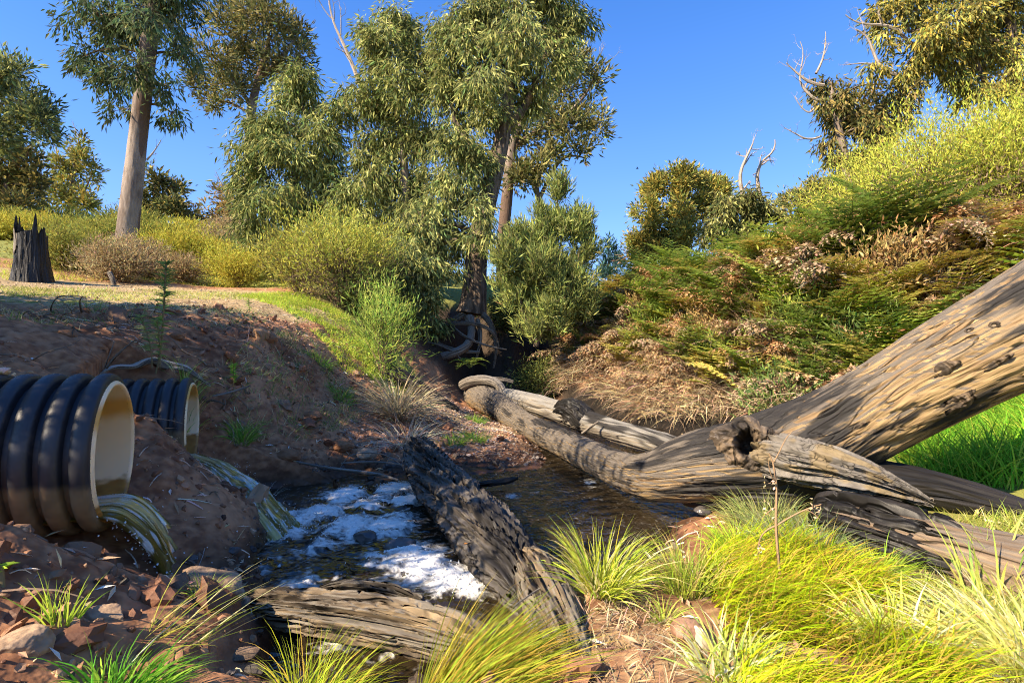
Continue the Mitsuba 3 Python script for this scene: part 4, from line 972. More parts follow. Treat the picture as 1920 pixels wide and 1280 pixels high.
bush('shrub', 'yellow green spreading shrub with arching sprays beside the weeping eucalyptus', p[0], p[1], 2.3, 1.75, 17000, dict(L=.09, W=.02, col=(.20, .21, .045), tint=(.36, .34, .06), tp=.3, mode='up'), stems=60, tight=.2, dead=((.16, .12, .08), .8))
p = at(560, 570, 11.5)
bush('shrub', 'olive shrub on the grassy verge at the right end of the track', p[0], p[1], 1.5, 1.2, 9000, dict(L=.09, W=.02, col=(.14, .14, .04), tint=(.28, .24, .05), tp=.3, mode='up'), stems=40, tight=.2)
p = at(720, 690, 7.7)
bush('wattle_sapling', 'bright green feathery wattle sapling on the slope left of the creek bend', p[0], p[1], .68, 1.22, 3600, dict(L=.11, W=.012, col=(.17, .25, .05), tint=(.30, .35, .07), tp=.3, mode='up'), cat='sapling', stems=26, tight=.14)
for (px, py, Y, w, h, lb) in [(1020, 690, 13, 1.2, .9, 'dark green shrub overhanging the creek below the narrow leaved wattle'), (960, 640, 14.6, 1.6, 1.0, 'dark shrub right of the thick trunk on the undercut bank'), (700, 640, 10.6, 1.3, .9, 'dark twiggy shrub in the shade below the weeping eucalyptus'), (1105, 640, 13.5, 1.2, .8, 'low green shrub among the ferns right of the narrow leaved wattle')]:
    p = at(px, py, Y)
    bush('shrub', lb, p[0], p[1], w, h, 6000, dict(L=.10, W=.03, col=(.07, .09, .03), tint=(.14, .15, .04), tp=.3, mode='hang'), stems=34, tight=.2)
for (px, py, Y, w, h, lb) in [(1570, 720, 7.2, .5, .55, 'small dark green bush low on the fern bank above the trunk'), (1620, 745, 6.5, .9, .45, 'low grey green leafy plant behind the leaning trunk'), (1480, 775, 6.3, .8, .35, 'low leafy plant behind the burnt knot hole'), (1830, 560, 8.4, .9, .6, 'dark round leaved bush under the wattle near the right edge')]:
    p = at(px, py, Y)
    bush('bush', lb, p[0], p[1], w, h, 2600, dict(L=.10, W=.022, col=(.06, .10, .03), tint=(.13, .17, .05), tp=.3, mode='up'), cat='bush', stems=26, tight=.2)

# ------------------------------------------------------------------ bracken of the right bank
def frond_geo(L, lean, col, curl=1.0, pin=12, dead=False):
    """one bracken frond growing along +x, arching over"""
    n = pin + 5
    d = np.array([math.cos(lean), 0, math.sin(lean)]); p = np.zeros(3); R, Dd = [p.copy()], [d.copy()]
    for k in range(n):
        d = unit(d + (np.array([d[2], 0, -d[0]]) * .105 * curl if k >= 5 else np.array([.02, 0, 0]))); p = p + d * L / n; R.append(p.copy()); Dd.append(d.copy())
    P, D, Ls, Ws, C, sd = [], [], [], [], [], []
    k0 = 5
    for k in range(k0, n + 1):
        f = (k - k0) / (n - k0)
        pl = L * .30 * (1 - f) ** .75 * min(1, .55 + f * 3)
        for sgn in (-1, 1):
            pd = unit(np.array([.45 * Dd[k][0], sgn * .9, .45 * Dd[k][2] + .08]) + rng.normal(size=3) * (.30 if dead else .06))
            if dead: pd = unit(pd + [0, 0, -.7])
            for j in range(6):
                g = (j + .3) / 6
                q = R[k] + pd * pl * g + np.array([0, 0, -.10 * pl * g * g])
                wl = pl * .26 * (1 - g) ** .6 + .006
                across = unit(np.cross(pd, [0, 0, 1.0]) + rng.normal(size=3) * (.5 if dead else .08))
                for s2 in (-1, 1):
                    P.append(q); D.append(unit(across * s2 * .9 + pd * .55)); Ls.append(wl * 1.3); Ws.append(pl / 6 * 1.35)
    P, D, Ls, Ws = np.array(P), np.array(D), np.array(Ls), np.array(Ws)
    n_ = len(P); S = unit(np.cross(D, [0, 0, 1.0] + rng.normal(size=(n_, 3)) * .15))
    V = np.stack([P - S * Ws[:, None] * .5, P + S * Ws[:, None] * .5, P + D * Ls[:, None]], 1).reshape(-1, 3)
    F = np.arange(3 * n_).reshape(-1, 3)
    c = np.repeat(np.clip(vary(col, n_, .15), .01, .6), 3, 0)
    st = tube(np.array(R), np.linspace(.007, .002, len(R)), 3, len(R))
    m = cat_([(V, F, c), (*st, np.tile(np.array(col) * .8 + .02, (len(st[0]), 1)))])
    return m


for nm, col, cl, dead, ln in (('g0', (.20, .245, .045), 1.0, False, 1.1), ('g1', (.25, .26, .05), 1.1, False, 1.0), ('g2', (.15, .20, .045), .85, False, 1.1), ('y0', (.30, .25, .065), 1.15, False, 1.0), ('d0', (.28, .195, .115), 1.9, True, 1.1), ('d1', (.23, .14, .07), 1.8, True, 1.0), ('d2', (.29, .22, .14), 2.3, True, 1.0)):
    g = {'type': 'shapegroup'}
    nf = 6
    for k in range(nf):
        v, f, c = frond_geo(ln * rng.uniform(1.0, 1.6), rng.uniform(1.1, 1.5), np.array(col) * rng.uniform(.75, 1.25), cl * rng.uniform(.6, 1.15), 12, dead)
        a = 6.283 * (k + rng.uniform(-.3, .3)) / nf
        R = np.array([[math.cos(a), -math.sin(a), 0], [math.sin(a), math.cos(a), 0], [0, 0, 1]])
        g['frond' if k == 0 else f'frond_{k:03d}'] = mikit.ply((v @ R.T, f), 'm_dry' if dead else 'm_leaf', color=c)
    scene['group_fern_' + nm] = g


def edge_x(y): return np.interp(y, [5.5, 6.5, 8, 9.5, 11.5, 13.5], [3.6, 3.2, 2.65, 2.3, 1.7, .85])


LAB = {'g': ('bracken_fern', 'living green bracken fern in the thicket on the right bank', 'fern', 'green bracken on the right bank'), 'y': ('yellowing_fern', 'yellowing bracken fern in the thicket on the right bank', 'fern', 'yellowing bracken on the right bank'),
       'd': ('dead_fern', 'dead curled brown bracken fern in the thicket on the right bank', 'dead fern', 'dead brown bracken on the right bank')}
nfern = 0
cy_ = rng.uniform(5.7, 16, 9000); cand = np.stack([np.interp(cy_, [5.5, 6.5, 8, 9.5, 11.5, 13.5], [3.6, 3.2, 2.65, 2.3, 1.7, .85]) + .1 + 3.9 * rng.random(9000) ** 1.3, cy_], 1)
pick = []
tre = None
for (x, y) in cand:
    if nfern >= 720: break
    off = x - edge_x(y)
    if off < .2 or off > (4.6 if y < 13 else 9) or x > y * 1.04 or (y > 13 and off < .8): continue
    if y > 14.5 and rng.random() < .5: continue
    if y < 6.6 and rng.random() < .5: continue
    if pick and min((x - a) ** 2 + (y - b) ** 2 for a, b in pick) < .055: continue
    u = rng.random()
    lowbank = off < 1.4
    k = ('d0', 'd1', 'd2')[rng.integers(3)] if u < (.66 if lowbank else .40) else 'y0' if u < (.80 if lowbank else .62) else ('g0', 'g1', 'g2')[rng.integers(3)]
    nm, lb, ct, gp = LAB[k[0]]
    key = thing(nm, lb, ct, gp)
    s_ = rng.uniform(.8, 1.25) * (.85 if lowbank else 1)
    scene[key] = {'type': 'instance', 'to_world': T().translate([x, y, float(gh(x, y)) - .03]).rotate([0, 0, 1], float(rng.normal(228, 32))).rotate([1, 0, 0], float(rng.normal() * 8)).scale(float(s_)), 'g': {'type': 'ref', 'id': 'group_fern_' + k}}
    pick.append((x, y)); nfern += 1
# dead reeds and roots hanging over the water's edge
n = 9000
y = 5.6 + 8.2 * rng.random(n); off = -.25 + .95 * rng.random(n) ** 1.2
hk = rng.integers(0, 150, n); hy = 5.6 + 8.2 * rng.random(150); ho = -.22 + 1.25 * rng.random(150); hd = rng.normal(size=(150, 3)) * [.7, .5, .25]
tuft = rng.random(n) < .75
y = np.where(tuft, hy[hk] + rng.normal(size=n) * .10, y); off = np.where(tuft, ho[hk] + rng.normal(size=n) * .10, off)
x = edge_x(y) + off
B = on(x, y, .12 + .25 * rng.random(n))
cl = meshkit.noise(B * 1.4, 5)
D = unit(np.stack([-.30 + .3 * rng.normal(size=n), -.55 + .3 * rng.normal(size=n), .25 + .4 * rng.random(n)], 1) + .6 * hd[hk] * tuft[:, None])
v, f, c = blades(B, D, (.35 + .45 * rng.random(n)), .010 + .009 * rng.random(n), vary((.31, .235, .145), n, .3, (.12, .085, .055), .3), droop=1.6 * rng.random(n) + .8, seg=3)
stuff('dead_reeds', (v, f), 'm_dry', 'tangle of dead tan reeds and roots hanging over the far water edge', 'dead reeds', color=c)

# ------------------------------------------------------------------ grasses and sedges
def tussock(name, label, px, py, n, L, W, col, lean=(0, 0, 0), spread=.6, rad=.06, droop=.7, Y=None, z=None, tint=None, tp=.2, mat='m_blade', cat='grass tussock', group=None):
    o = at(px, py, Y) if Y else onz(px, py, z)
    t = thing(name, label, cat, group)
    a, r = rng.random(n) * 6.283, np.sqrt(rng.random(n))
    x, y = o[0] + np.cos(a) * r * rad, o[1] + np.sin(a) * r * rad
    B = on(x, y, -.01)
    D = unit(np.stack([np.cos(a) * r * spread, np.sin(a) * r * spread, np.ones(n)], 1) + np.array(lean) + rng.normal(size=(n, 3)) * .22)
    ll = L * (.45 + .65 * rng.random(n))
    v, f, c = blades(B, D, ll, W * (.7 + .6 * rng.random(n)), vary(col, n, .18, tint, tp), droop=droop * (.4 + .9 * rng.random(n)), seg=5)
    part(t, 'blades', (v, f), mat, color=c, kind='stuff')
    return t


YG, OC = (.275, .345, .014), (.36, .25, .05)
tussock('grass_tussock', 'bright yellow green tussock standing on the mud spit beside the still pool', 1130, 1122, 420, .36, .0065, (.27, .31, .04), lean=(.22, 0, 0), spread=.75, rad=.075, z=.17, tint=(.42, .36, .16), tp=.2)
tussock('grass_tussock', 'long combed rush tussock at the bottom edge in the middle of the photo', 850, 1320, 800, .46, .0055, (.21, .24, .025), lean=(.95, .35, -.35), spread=.5, rad=.13, z=.10, tint=OC, tp=.3, droop=.35)
tussock('grass_tussock', 'rush tussock at the bottom edge just left of the combed one', 590, 1310, 260, .30, .005, (.26, .31, .03), lean=(.25, .2, 0), spread=.7, rad=.09, z=.08, tint=OC, tp=.15)
tussock('grass_tussock', 'tall pale green tussock at the left side of the rush bed, next to the pool', 1285, 1120, 320, .32, .005, (.22, .27, .04), lean=(-.05, .05, 0), spread=.45, rad=.085, z=.17, tint=(.38, .3, .12), tp=.25)
tussock('grass_tussock', 'bright green tuft at the upper left corner of the rush bed', 1385, 1045, 360, .21, .006, (.25, .33, .035), spread=.6, rad=.10, z=.18)
tussock('grass_tussock', 'dark green lush grass clump in the lower left corner of the photo', 225, 1280, 200, .20, .007, (.075, .20, .02), lean=(.3, .1, 0), spread=.9, rad=.09, z=.28, droop=.9, tint=(.2, .34, .04), tp=.25)
tussock('grass_tussock', 'thin long bladed grass leaning right across the lower left mud', 320, 1190, 34, .34, .004, (.26, .30, .05), lean=(.95, .25, -.2), spread=.4, rad=.10, z=.24, droop=.3, tint=(.45, .38, .18), tp=.3)
tussock('grass_tuft', 'upright bright grass tuft below the left edge of the nearer pipe', 110, 1140, 40, .17, .007, (.24, .34, .04), spread=.35, rad=.04, z=.42, droop=.3)
tussock('grass_tuft', 'short grass tuft on the stone under the nearer stream', 385, 1118, 60, .13, .005, (.24, .31, .05), spread=.7, rad=.05, z=.2)
tussock('grass_tuft', 'green grass clump on the clay slope right of the farther pipe', 452, 790, 170, .30, .008, (.12, .22, .03), spread=.8, rad=.08, Y=4.75, droop=.9, tint=(.3, .34, .1), tp=.2)
tussock('grass_tuft', 'grey dead grass clump drooping below the green one on the clay slope', 500, 845, 130, .30, .006, (.33, .29, .23), lean=(.35, -.2, 0), spread=.7, rad=.08, Y=4.5, droop=1.2, mat='m_dry')
tussock('grass_tuft', 'long green grass growing above the farther pipe', 350, 720, 120, .32, .007, (.17, .26, .05), spread=.6, rad=.10, Y=4.5, droop=.7, tint=(.4, .36, .16), tp=.2)
tussock('sedge_tussock', 'dry grey brown sedge tussock on the bank between the slope and the gravel bar', 745, 800, 900, .80, .011, (.19, .155, .10), spread=1.15, rad=.13, Y=6.6, droop=.85, tint=(.30, .26, .17), tp=.3, mat='m_dry', cat='sedge')
tussock('sedge_tussock', 'loose dead grass stalks hanging below the dry sedge', 760, 870, 160, .55, .006, (.36, .30, .22), lean=(.1, -.4, -.3), spread=.9, rad=.2, Y=5.9, droop=.8, mat='m_dry', cat='sedge')
for (px, py, lb) in [(848, 848, 'round green grass tuft on the gravel bar'), (890, 840, 'low green grass tuft right of the round one on the gravel bar'), (892, 795, 'small green tuft at the upper end of the gravel bar'), (640, 770, 'bright grass tuft on the slope left of the dry sedge'), (600, 745, 'thin grass tuft higher on the slope left of the dry sedge')]:
    tussock('grass_tuft', lb, px, py, 150, .20, .007, (.12, .21, .035), spread=.9, rad=.12, Y={848: 5.95, 890: 6.3, 892: 7.9, 640: 6.3, 600: 6.6}[px], droop=.7)
tussock('grass_tussock', 'sunlit pale grass clump at the right bottom corner of the photo', 1880, 1240, 420, .30, .009, (.40, .40, .12), lean=(-.55, .2, 0), spread=.8, rad=.16, z=.2, droop=.6, tint=(.55, .5, .28), tp=.3)
tussock('grass_tussock', 'tall thin shoots beside the half charred log at the right edge', 1850, 1120, 40, .42, .011, (.33, .42, .08), lean=(-.25, 0, .4), spread=.5, rad=.12, z=.2, droop=.45)
tussock('grass_tussock', 'green tuft in front of the burnt end of the half charred log', 1640, 1085, 160, .19, .005, (.20, .29, .04), lean=(.1, .05, 0), spread=.7, rad=.10, z=.22)
tussock('grass_tussock', 'grey green shaded tussock below the bent trunk', 1500, 1050, 600, .24, .0045, (.17, .20, .10), lean=(-.1, .1, 0), spread=.55, rad=.19, z=.2)
tussock('grass_tussock', 'grass tussock with long blades under the elbow of the bent trunk', 1430, 1000, 420, .24, .005, (.20, .22, .08), lean=(-.2, .1, 0), spread=.6, rad=.16, z=.18)
tussock('grass_tuft', 'small sunny tuft beside the round brown stone on the spit', 1245, 1170, 60, .14, .006, (.26, .30, .06), spread=.8, rad=.03, z=.17)
tussock('grass_tuft', 'whitish green leafy clump at the lower edge of the rush bed', 1365, 1262, 200, .19, .009, (.34, .40, .10), spread=.6, rad=.12, z=.18, tint=(.5, .48, .3), tp=.3)
tussock('grass_tuft', 'pale bunch of broad blades at the lower right of the rush bed', 1690, 1215, 200, .26, .011, (.38, .42, .09), spread=.6, rad=.11, z=.2, tint=(.55, .5, .28), tp=.25)


def lawn(name, label, poly, z, n, L, W, col, D0, jit, tint=None, tp=.25, droop=.4, seg=4, Yz=None, dens=None, mat='m_blade'):
    poly = np.array([onz(a, b, z)[:2] if Yz is None else at(a, b, c)[:2] for a, b, c in [(*q, 0) if len(q) == 2 else q for q in poly]])
    P = np.stack([rng.uniform(poly[:, 0].min(), poly[:, 0].max(), n * 4), rng.uniform(poly[:, 1].min(), poly[:, 1].max(), n * 4)], 1)
    P = P[inside(poly, P)]
    w = meshkit.noise(np.c_[P * 4.0, P[:, 0] * 0], 3)
    P = P[w > rng.random(len(P)) * .55 + .12][:n]
    k = len(P)
    B = on(P[:, 0], P[:, 1], -.005)
    cl = (fbm(np.c_[P * 2.2, P[:, 0] * 0], 2, 9) - .5)[:, None]
    cl2 = (fbm(np.c_[P * 2.2 + 30, P[:, 0] * 0], 2, 9) - .5)[:, None]
    D = unit(np.array(D0) + rng.normal(size=(k, 3)) * jit + np.hstack([cl, cl2, 0 * cl]) * .9)
    v, f, c = blades(B, D, L * (.5 + .7 * rng.random(k)), W * (.7 + .6 * rng.random(k)), np.clip(vary(col, k, .2, tint, tp) * (1 + cl), .01, .7), droop=droop * (.4 + rng.random(k)), seg=seg)
    stuff(name, (v, f), mat, label, 'grass', color=c)


def inside(poly, P):
    x, y = P[:, 0], P[:, 1]; r = np.zeros(len(P), bool)
    for (x0, y0), (x1, y1) in zip(poly, np.roll(poly, -1, 0)):
        r ^= ((y0 > y) != (y1 > y)) & (x < (x1 - x0) * (y - y0) / (y1 - y0 + 1e-12) + x0)
    return r


lawn('rush_bed', 'flattened bed of yellow green rushes combed toward the viewer at the lower right', [(1300, 1050), (1420, 1030), (1560, 1075), (1680, 1130), (1760, 1200), (1800, 1300), (1790, 1420), (1330, 1420), (1370, 1240), (1335, 1140)], .2, 6000, .22, .0058, YG, (.30, -.36, .80), .26, tint=OC, tp=.32, droop=.55)
lawn('grass_bed', 'lush tall green grass behind the scorched limb at the right edge', [(1700, 925, 3.75), (1980, 1000, 3.05), (2050, 880, 4.4), (1980, 830, 5.2), (1790, 830, 5.4), (1700, 860, 5)], 0, 6500, .40, .011, (.12, .26, .025), (0, 0, 1), .30, tint=(.30, .40, .05), tp=.2, droop=.6, Yz=1)
lawn('dead_thatch', 'matted dry straw and rootlets on the mud spit at the bottom', [(1000, 1290), (1040, 1190), (1120, 1140), (1230, 1150), (1280, 1230), (1260, 1330), (1100, 1400)], .15, 1500, .10, .004, (.24, .19, .12), (.3, 0, .25), .6, tint=(.14, .10, .06), tp=.4, droop=.5, seg=3, mat='m_dry')
lawn('turf', 'sparse short grass on the lower right mud among the logs', [(1560, 1000), (1930, 1010), (2100, 1200), (1900, 1400), (1650, 1400), (1500, 1100)], .2, 3000, .10, .005, (.22, .26, .05), (0, 0, 1), .5, tint=(.4, .34, .14), tp=.3)
lawn('turf', 'thin green turf on the shoulder of the slope running down to the creek', [(440, 572, 9.4), (560, 556, 11.5), (650, 605, 9.8), (730, 690, 8.6), (720, 730, 7.6), (650, 720, 6.9), (590, 640, 7.5), (540, 596, 8.2)], 0, 11000, .11, .008, (.19, .27, .035), (0, 0, 1), .5, tint=(.34, .36, .06), tp=.35, Yz=1, seg=3)
lawn('turf', 'yellow green turf along the far side of the dirt track', [(0, 528, 9.4), (250, 530, 12), (450, 545, 13.4), (560, 560, 12), (600, 530, 18), (420, 500, 18), (0, 500, 12)], 0, 9000, .11, .011, (.26, .28, .04), (0, 0, 1), .5, tint=(.42, .38, .10), tp=.35, Yz=1, seg=3)
lawn('turf', 'scattered weedy grass at the brow of the clay bank below the track', [(0, 600, 4.6), (150, 585, 5.4), (420, 585, 7), (520, 600, 7.6), (480, 640, 6), (300, 610, 5), (0, 650, 3.7)], 0, 1800, .09, .005, (.12, .17, .045), (0, 0, 1), .6, tint=(.32, .28, .16), tp=.4, Yz=1, seg=3)
# leafy undergrowth among the bracken
for i, (yy, off, w, h, kk, lb) in enumerate([(8.2, .9, .9, .8, 0, 'green leafy undergrowth bush low on the thicket bank behind the second log'), (9.3, 1.3, 1.1, .9, 1, 'rusty brown undergrowth bush halfway up the thicket bank behind the second log'), (10.6, 1.0, 1.1, .9, 0, 'green undergrowth bush low on the thicket bank right of the creek bend'), (7.3, 1.2, 1.0, .9, 0, 'green undergrowth bush on the thicket bank above the knot hole'), (7.6, 2.3, 1.3, 1.0, 1, 'rusty brown undergrowth bush on top of the thicket bank behind the leaning trunk'), (9.0, 2.6, 1.4, 1.0, 0, 'green undergrowth bush on top of the thicket bank below the golden topped tree'), (11.6, 1.6, 1.4, 1.0, 1, 'rusty brown undergrowth bush high on the thicket bank right of the narrow leaved wattle'), (6.7, 1.8, 1.0, .9, 1, 'brown undergrowth bush tucked behind the leaning trunk'), (8.4, 3.4, 1.5, 1.1, 0, 'green undergrowth bush below the huge feathery wattle')]):
    bush('undergrowth_bush', lb, float(edge_x(yy)) + off, yy, w * .8, h * .8, 3600, dict(L=.085, W=.026, col=((.10, .135, .03), (.21, .14, .06))[kk], tint=((.2, .22, .04), (.34, .24, .10))[kk], tp=.3, mode='up'), cat='bush', stems=50, tight=.2)
n = 5200
y = 5.9 + 7.6 * rng.random(n); off = .2 + 3.2 * rng.random(n)
hk = rng.integers(0, 130, n); hy = 5.9 + 7.6 * rng.random(130); ho = .2 + 3.2 * rng.random(130)
y = hy[hk] + rng.normal(size=n) * .12; off = ho[hk] + rng.normal(size=n) * .12
B = on(edge_x(y) + off, y, .1)
v, f, c = blades(B, unit(np.stack([-.25 + .5 * rng.normal(size=n), -.3 + .4 * rng.normal(size=n), .9 + .2 * rng.random(n)], 1)), .45 + .65 * rng.random(n), .008 + .006 * rng.random(n), vary((.22, .165, .105), n, .3, (.16, .11, .07), .3), droop=.2 + .8 * rng.random(n))
stuff('dead_stalks', (v, f), 'm_dry', 'dead tan bracken stalks standing and leaning all through the thicket bank', 'dead stalks', color=c)
lawn('weeds', 'scattered green weeds over the clay slope right of the pipes', [(400, 720, 5), (480, 650, 5.8), (560, 640, 7), (640, 720, 6.8), (680, 790, 6.2), (580, 830, 5.3), (470, 800, 4.8)], 0, 1700, .12, .006, (.11, .17, .045), (0, 0, 1), .6, tint=(.32, .27, .16), tp=.4, Yz=1, seg=3)
lawn('turf', 'green and straw coloured grass in patches along the dirt track', [(0, 560, 5.6), (300, 562, 7.2), (500, 566, 9), (540, 556, 11), (300, 540, 9.6), (0, 538, 7.6)], 0, 6500, .07, .007, (.21, .25, .045), (0, 0, 1), .6, tint=(.42, .35, .16), tp=.4, Yz=1, seg=3)

# ------------------------------------------------------------------ unseen wattles added outside the left edge to shade the bank and pool
for x_, y_, w_, h_ in ((-4.6, 1.05, 1.7, 2.8), (-5.35, 2.1, 1.9, 2.7), (-6.2, 3.2, 1.9, 2.4), (-6.9, 4.0, 1.5, 2.1)):
    bush('wattle_shrub', 'unseen broad leaved wattle added outside the left edge to shade the bank', x_, y_, w_, h_, 4300, dict(L=.16, W=.05, col=(.12, .14, .04), tint=(.22, .22, .05), tp=.3, mode='up'), group='unseen wattles added to shade the bank', stems=50, tight=.24)

# ------------------------------------------------------------------ stump
o = at(62, 524, 9.9); o[2] = gh(o[0], o[1]) - .08
t = thing('tree_stump', 'charred hollow tree stump with jagged top beside the dirt track', 'tree stump')
th, hh = np.meshgrid(np.linspace(-math.pi, math.pi, 73), np.linspace(0, 1, 40))
jag = .80 + .32 * (fbm(np.stack([np.cos(th) * 2.2, np.sin(th) * 2.2, 0 * th], -1), 3, 6) - .5) + .34 * np.exp(-((th - 1.0) / .13) ** 2) + .20 * np.exp(-((th + 1.2) / .16) ** 2)
th_ = th[0]


def stump_shell(k, top=1.0, a=slice(None)):
    R = (.225 + .10 * (1 - hh) ** 2.2) * k * (1 + .22 * (ridge(np.stack([np.cos(th) * 3, np.sin(th) * 3, hh * .8], -1), 3, 9) - .6))
    V = np.stack([o[0] + R * np.cos(th - math.pi / 2) - .06 * hh, o[1] + R * np.sin(th - math.pi / 2), o[2] + hh * jag * 1.28 * top], -1)
    V[:, -1] = V[:, 0]
    V = V[:, a]
    n_, m_ = V.shape[:2]
    i, j = np.meshgrid(np.arange(n_ - 1), np.arange(m_ - 1), indexing='ij')
    q = np.stack([i * m_ + j, i * m_ + j + 1, (i + 1) * m_ + j + 1, (i + 1) * m_ + j], -1).reshape(-1, 4)
    return (V.reshape(-1, 3), np.vstack([q[:, [0, 1, 2]], q[:, [0, 2, 3]]])), np.stack([th[:, a] * .35, hh[:, a]], -1).reshape(-1, 2)


m, uv = stump_shell(1.0); part(t, 'shell', m, 'm_black', smooth=True, uv=uv)
m, uv = stump_shell(.80, .98); part(t, 'hollow', m, 'm_black', smooth=True, uv=uv)
(v, f), uv = stump_shell(1.035, 1.0, slice(22, 34)); v = v.reshape(40, 12, 3)[20:]
lim = .5 + .45 * np.abs(np.linspace(-1, 1, 12)) ** 2
i, j = np.meshgrid(np.arange(19), np.arange(11), indexing='ij')
q = np.stack([i * 12 + j, i * 12 + j + 1, (i + 1) * 12 + j + 1, (i + 1) * 12 + j], -1).reshape(-1, 4)
vv = v.copy(); vv[:8] = v[:8] * 1; vv[0, :, 2] += (lim - .5) * .5; vv[1:8, :, 2] = np.maximum(vv[1:8, :, 2], vv[0, :, 2])
part(t, 'bare_wood', (vv.reshape(-1, 3), np.vstack([q[:, [0, 1, 2]], q[:, [0, 2, 3]]])), 'm_root', smooth=True, uv=uv.reshape(40, 12, 2)[20:].reshape(-1, 2), label='bare pale wood where the bark broke away')

# ------------------------------------------------------------------ logs, roots and sticks
def stick(name, label, rows, mat='m_root', sides=12, n=60, cat='stick', wob=.5, group=None):
    t = thing(name, label, cat, group)
    p, r = px_path(rows)
    m, uv = sweep(p, r, sides, n, disp=d_weather(len(used) % 40, wob) if max(r) > .03 else None, ref=(.1, .2, .97))
    put(t, m, mat, smooth=True, uv=uv)
    return t


stick('fallen_log', 'slim dark log lying down the grassy shoulder of the slope', [(600, 606, 9.6, .05), (632, 632, 9.2, .10), (690, 678, 8.5, .09), (705, 692, 8.3, .05)], 'm_char', 24, 90, 'log')
stick('fallen_log', 'dark log behind the dry sedge tussock pointing at the creek bend', [(705, 682, 7.9, .06), (745, 702, 7.8, .11), (800, 735, 7.9, .09), (858, 768, 8.2, .04)], 'm_char', 24, 90, 'log')
t = thing('exposed_roots', 'tangle of exposed grey roots under the thick trunked eucalyptus at the creek bend', 'tree roots')
for rows in ([(762, 664, 12.1, .05), (800, 672, 12.0, .085), (845, 664, 12.0, .10), (875, 648, 12.2, .10), (884, 620, 12.5, .09), (880, 596, 12.8, .12)], [(800, 618, 12.3, .03), (815, 640, 12.2, .05), (850, 655, 12.2, .05), (900, 660, 12.3, .03)], [(830, 612, 12.6, .03), (880, 606, 12.5, .05), (920, 620, 12.6, .04), (935, 650, 12.7, .02)],
             [(905, 590, 13.0, .08), (925, 620, 12.8, .06), (930, 660, 12.8, .04), (925, 690, 12.8, .02)], [(870, 590, 13.0, .08), (840, 610, 12.7, .06), (810, 650, 12.5, .03), (790, 680, 12.3, .02)], [(840, 600, 12.7, .03), (880, 635, 12.2, .03), (950, 655, 12.4, .015)], [(895, 600, 12.8, .06), (900, 640, 12.5, .045), (890, 680, 12.4, .02)], [(780, 640, 12.0, .02), (830, 650, 11.9, .025), (880, 690, 12.2, .01)]):
    p, r = px_path(rows); m, uv = sweep(p, r, 14, 60, disp=d_weather(3, .5) if max(r) > .05 else None, ref=(.1, .2, .97)); part(t, 'root', m, 'm_root', smooth=True, uv=uv)
stick('stick', 'dark waterlogged branch lying in the still pool beside the charred log', [(885, 908, 4.75, .012), (910, 906, 4.7, .028), (945, 902, 4.7, .03), (970, 896, 4.75, .012)], 'm_black')
stick('root', 'long grey root curving along the clay bank above the pipes', [(185, 704, 3.95, .006), (215, 690, 4.05, .014), (250, 688, 4.25, .020), (285, 676, 4.4, .026), (312, 684, 4.5, .034), (345, 690, 4.55, .024), (372, 708, 4.62, .014), (395, 722, 4.7, .005)], 'm_palewood', cat='root', wob=1.3)
stick('stick', 'thin pale stick standing off the clay bank above the nearer pipe', [(200, 690, 3.8, .008), (225, 660, 3.75, .007), (255, 636, 3.75, .004)])
stick('stick', 'bent whitish twig beside the seedling on the clay bank', [(196, 690, 3.7, .005), (204, 668, 3.65, .004), (214, 640, 3.65, .003)])
stick('stick', 'thin stick lying above the farther pipe below the root', [(398, 742, 4.6, .008), (450, 730, 4.75, .010), (470, 722, 4.8, .005)])
stick('stick', 'pale branch lying at the top of the froth pool', [(545, 862, 4.9, .008), (640, 880, 4.75, .014), (700, 888, 4.65, .016), (748, 900, 4.5, .008)])
stick('stick', 'second pale branch above the froth pool, under the dry sedge', [(640, 868, 5.0, .006), (700, 866, 5.05, .010), (770, 874, 5.0, .006)])
stick('stick', 'thin bowed stalk arching over the froth pool', [(636, 880, 4.9, .004), (662, 852, 4.95, .005), (710, 850, 5.0, .005), (760, 880, 4.9, .004)])
stick('stick', 'white broken stick on the verge in front of the tall bare trunk', [(206, 512, 11, .05), (212, 526, 10.9, .045), (216, 540, 10.9, .03)])
stick('stick', 'short dark stick on the lower left mud beside the stone', [(195, 1108, 1.95, .004), (220, 1098, 1.98, .008), (240, 1084, 2.0, .009)], 'm_char')
stick('stick', 'fallen branch stub on the lower right mud pointing at the half charred log', [(1690, 1150, 2.05, .02), (1750, 1165, 2.0, .03), (1860, 1200, 1.9, .035), (1960, 1230, 1.8, .03)], 'm_char')
stick('stick', 'long straw stalk lying across the charred log and the combed rushes', [(960, 1140, 2.0, .003), (1000, 1110, 2.15, .003), (1058, 1078, 2.3, .002)])
t = thing('dead_weed', 'dead brown weed stem with curled side twigs standing in the rush bed', 'dead weed')
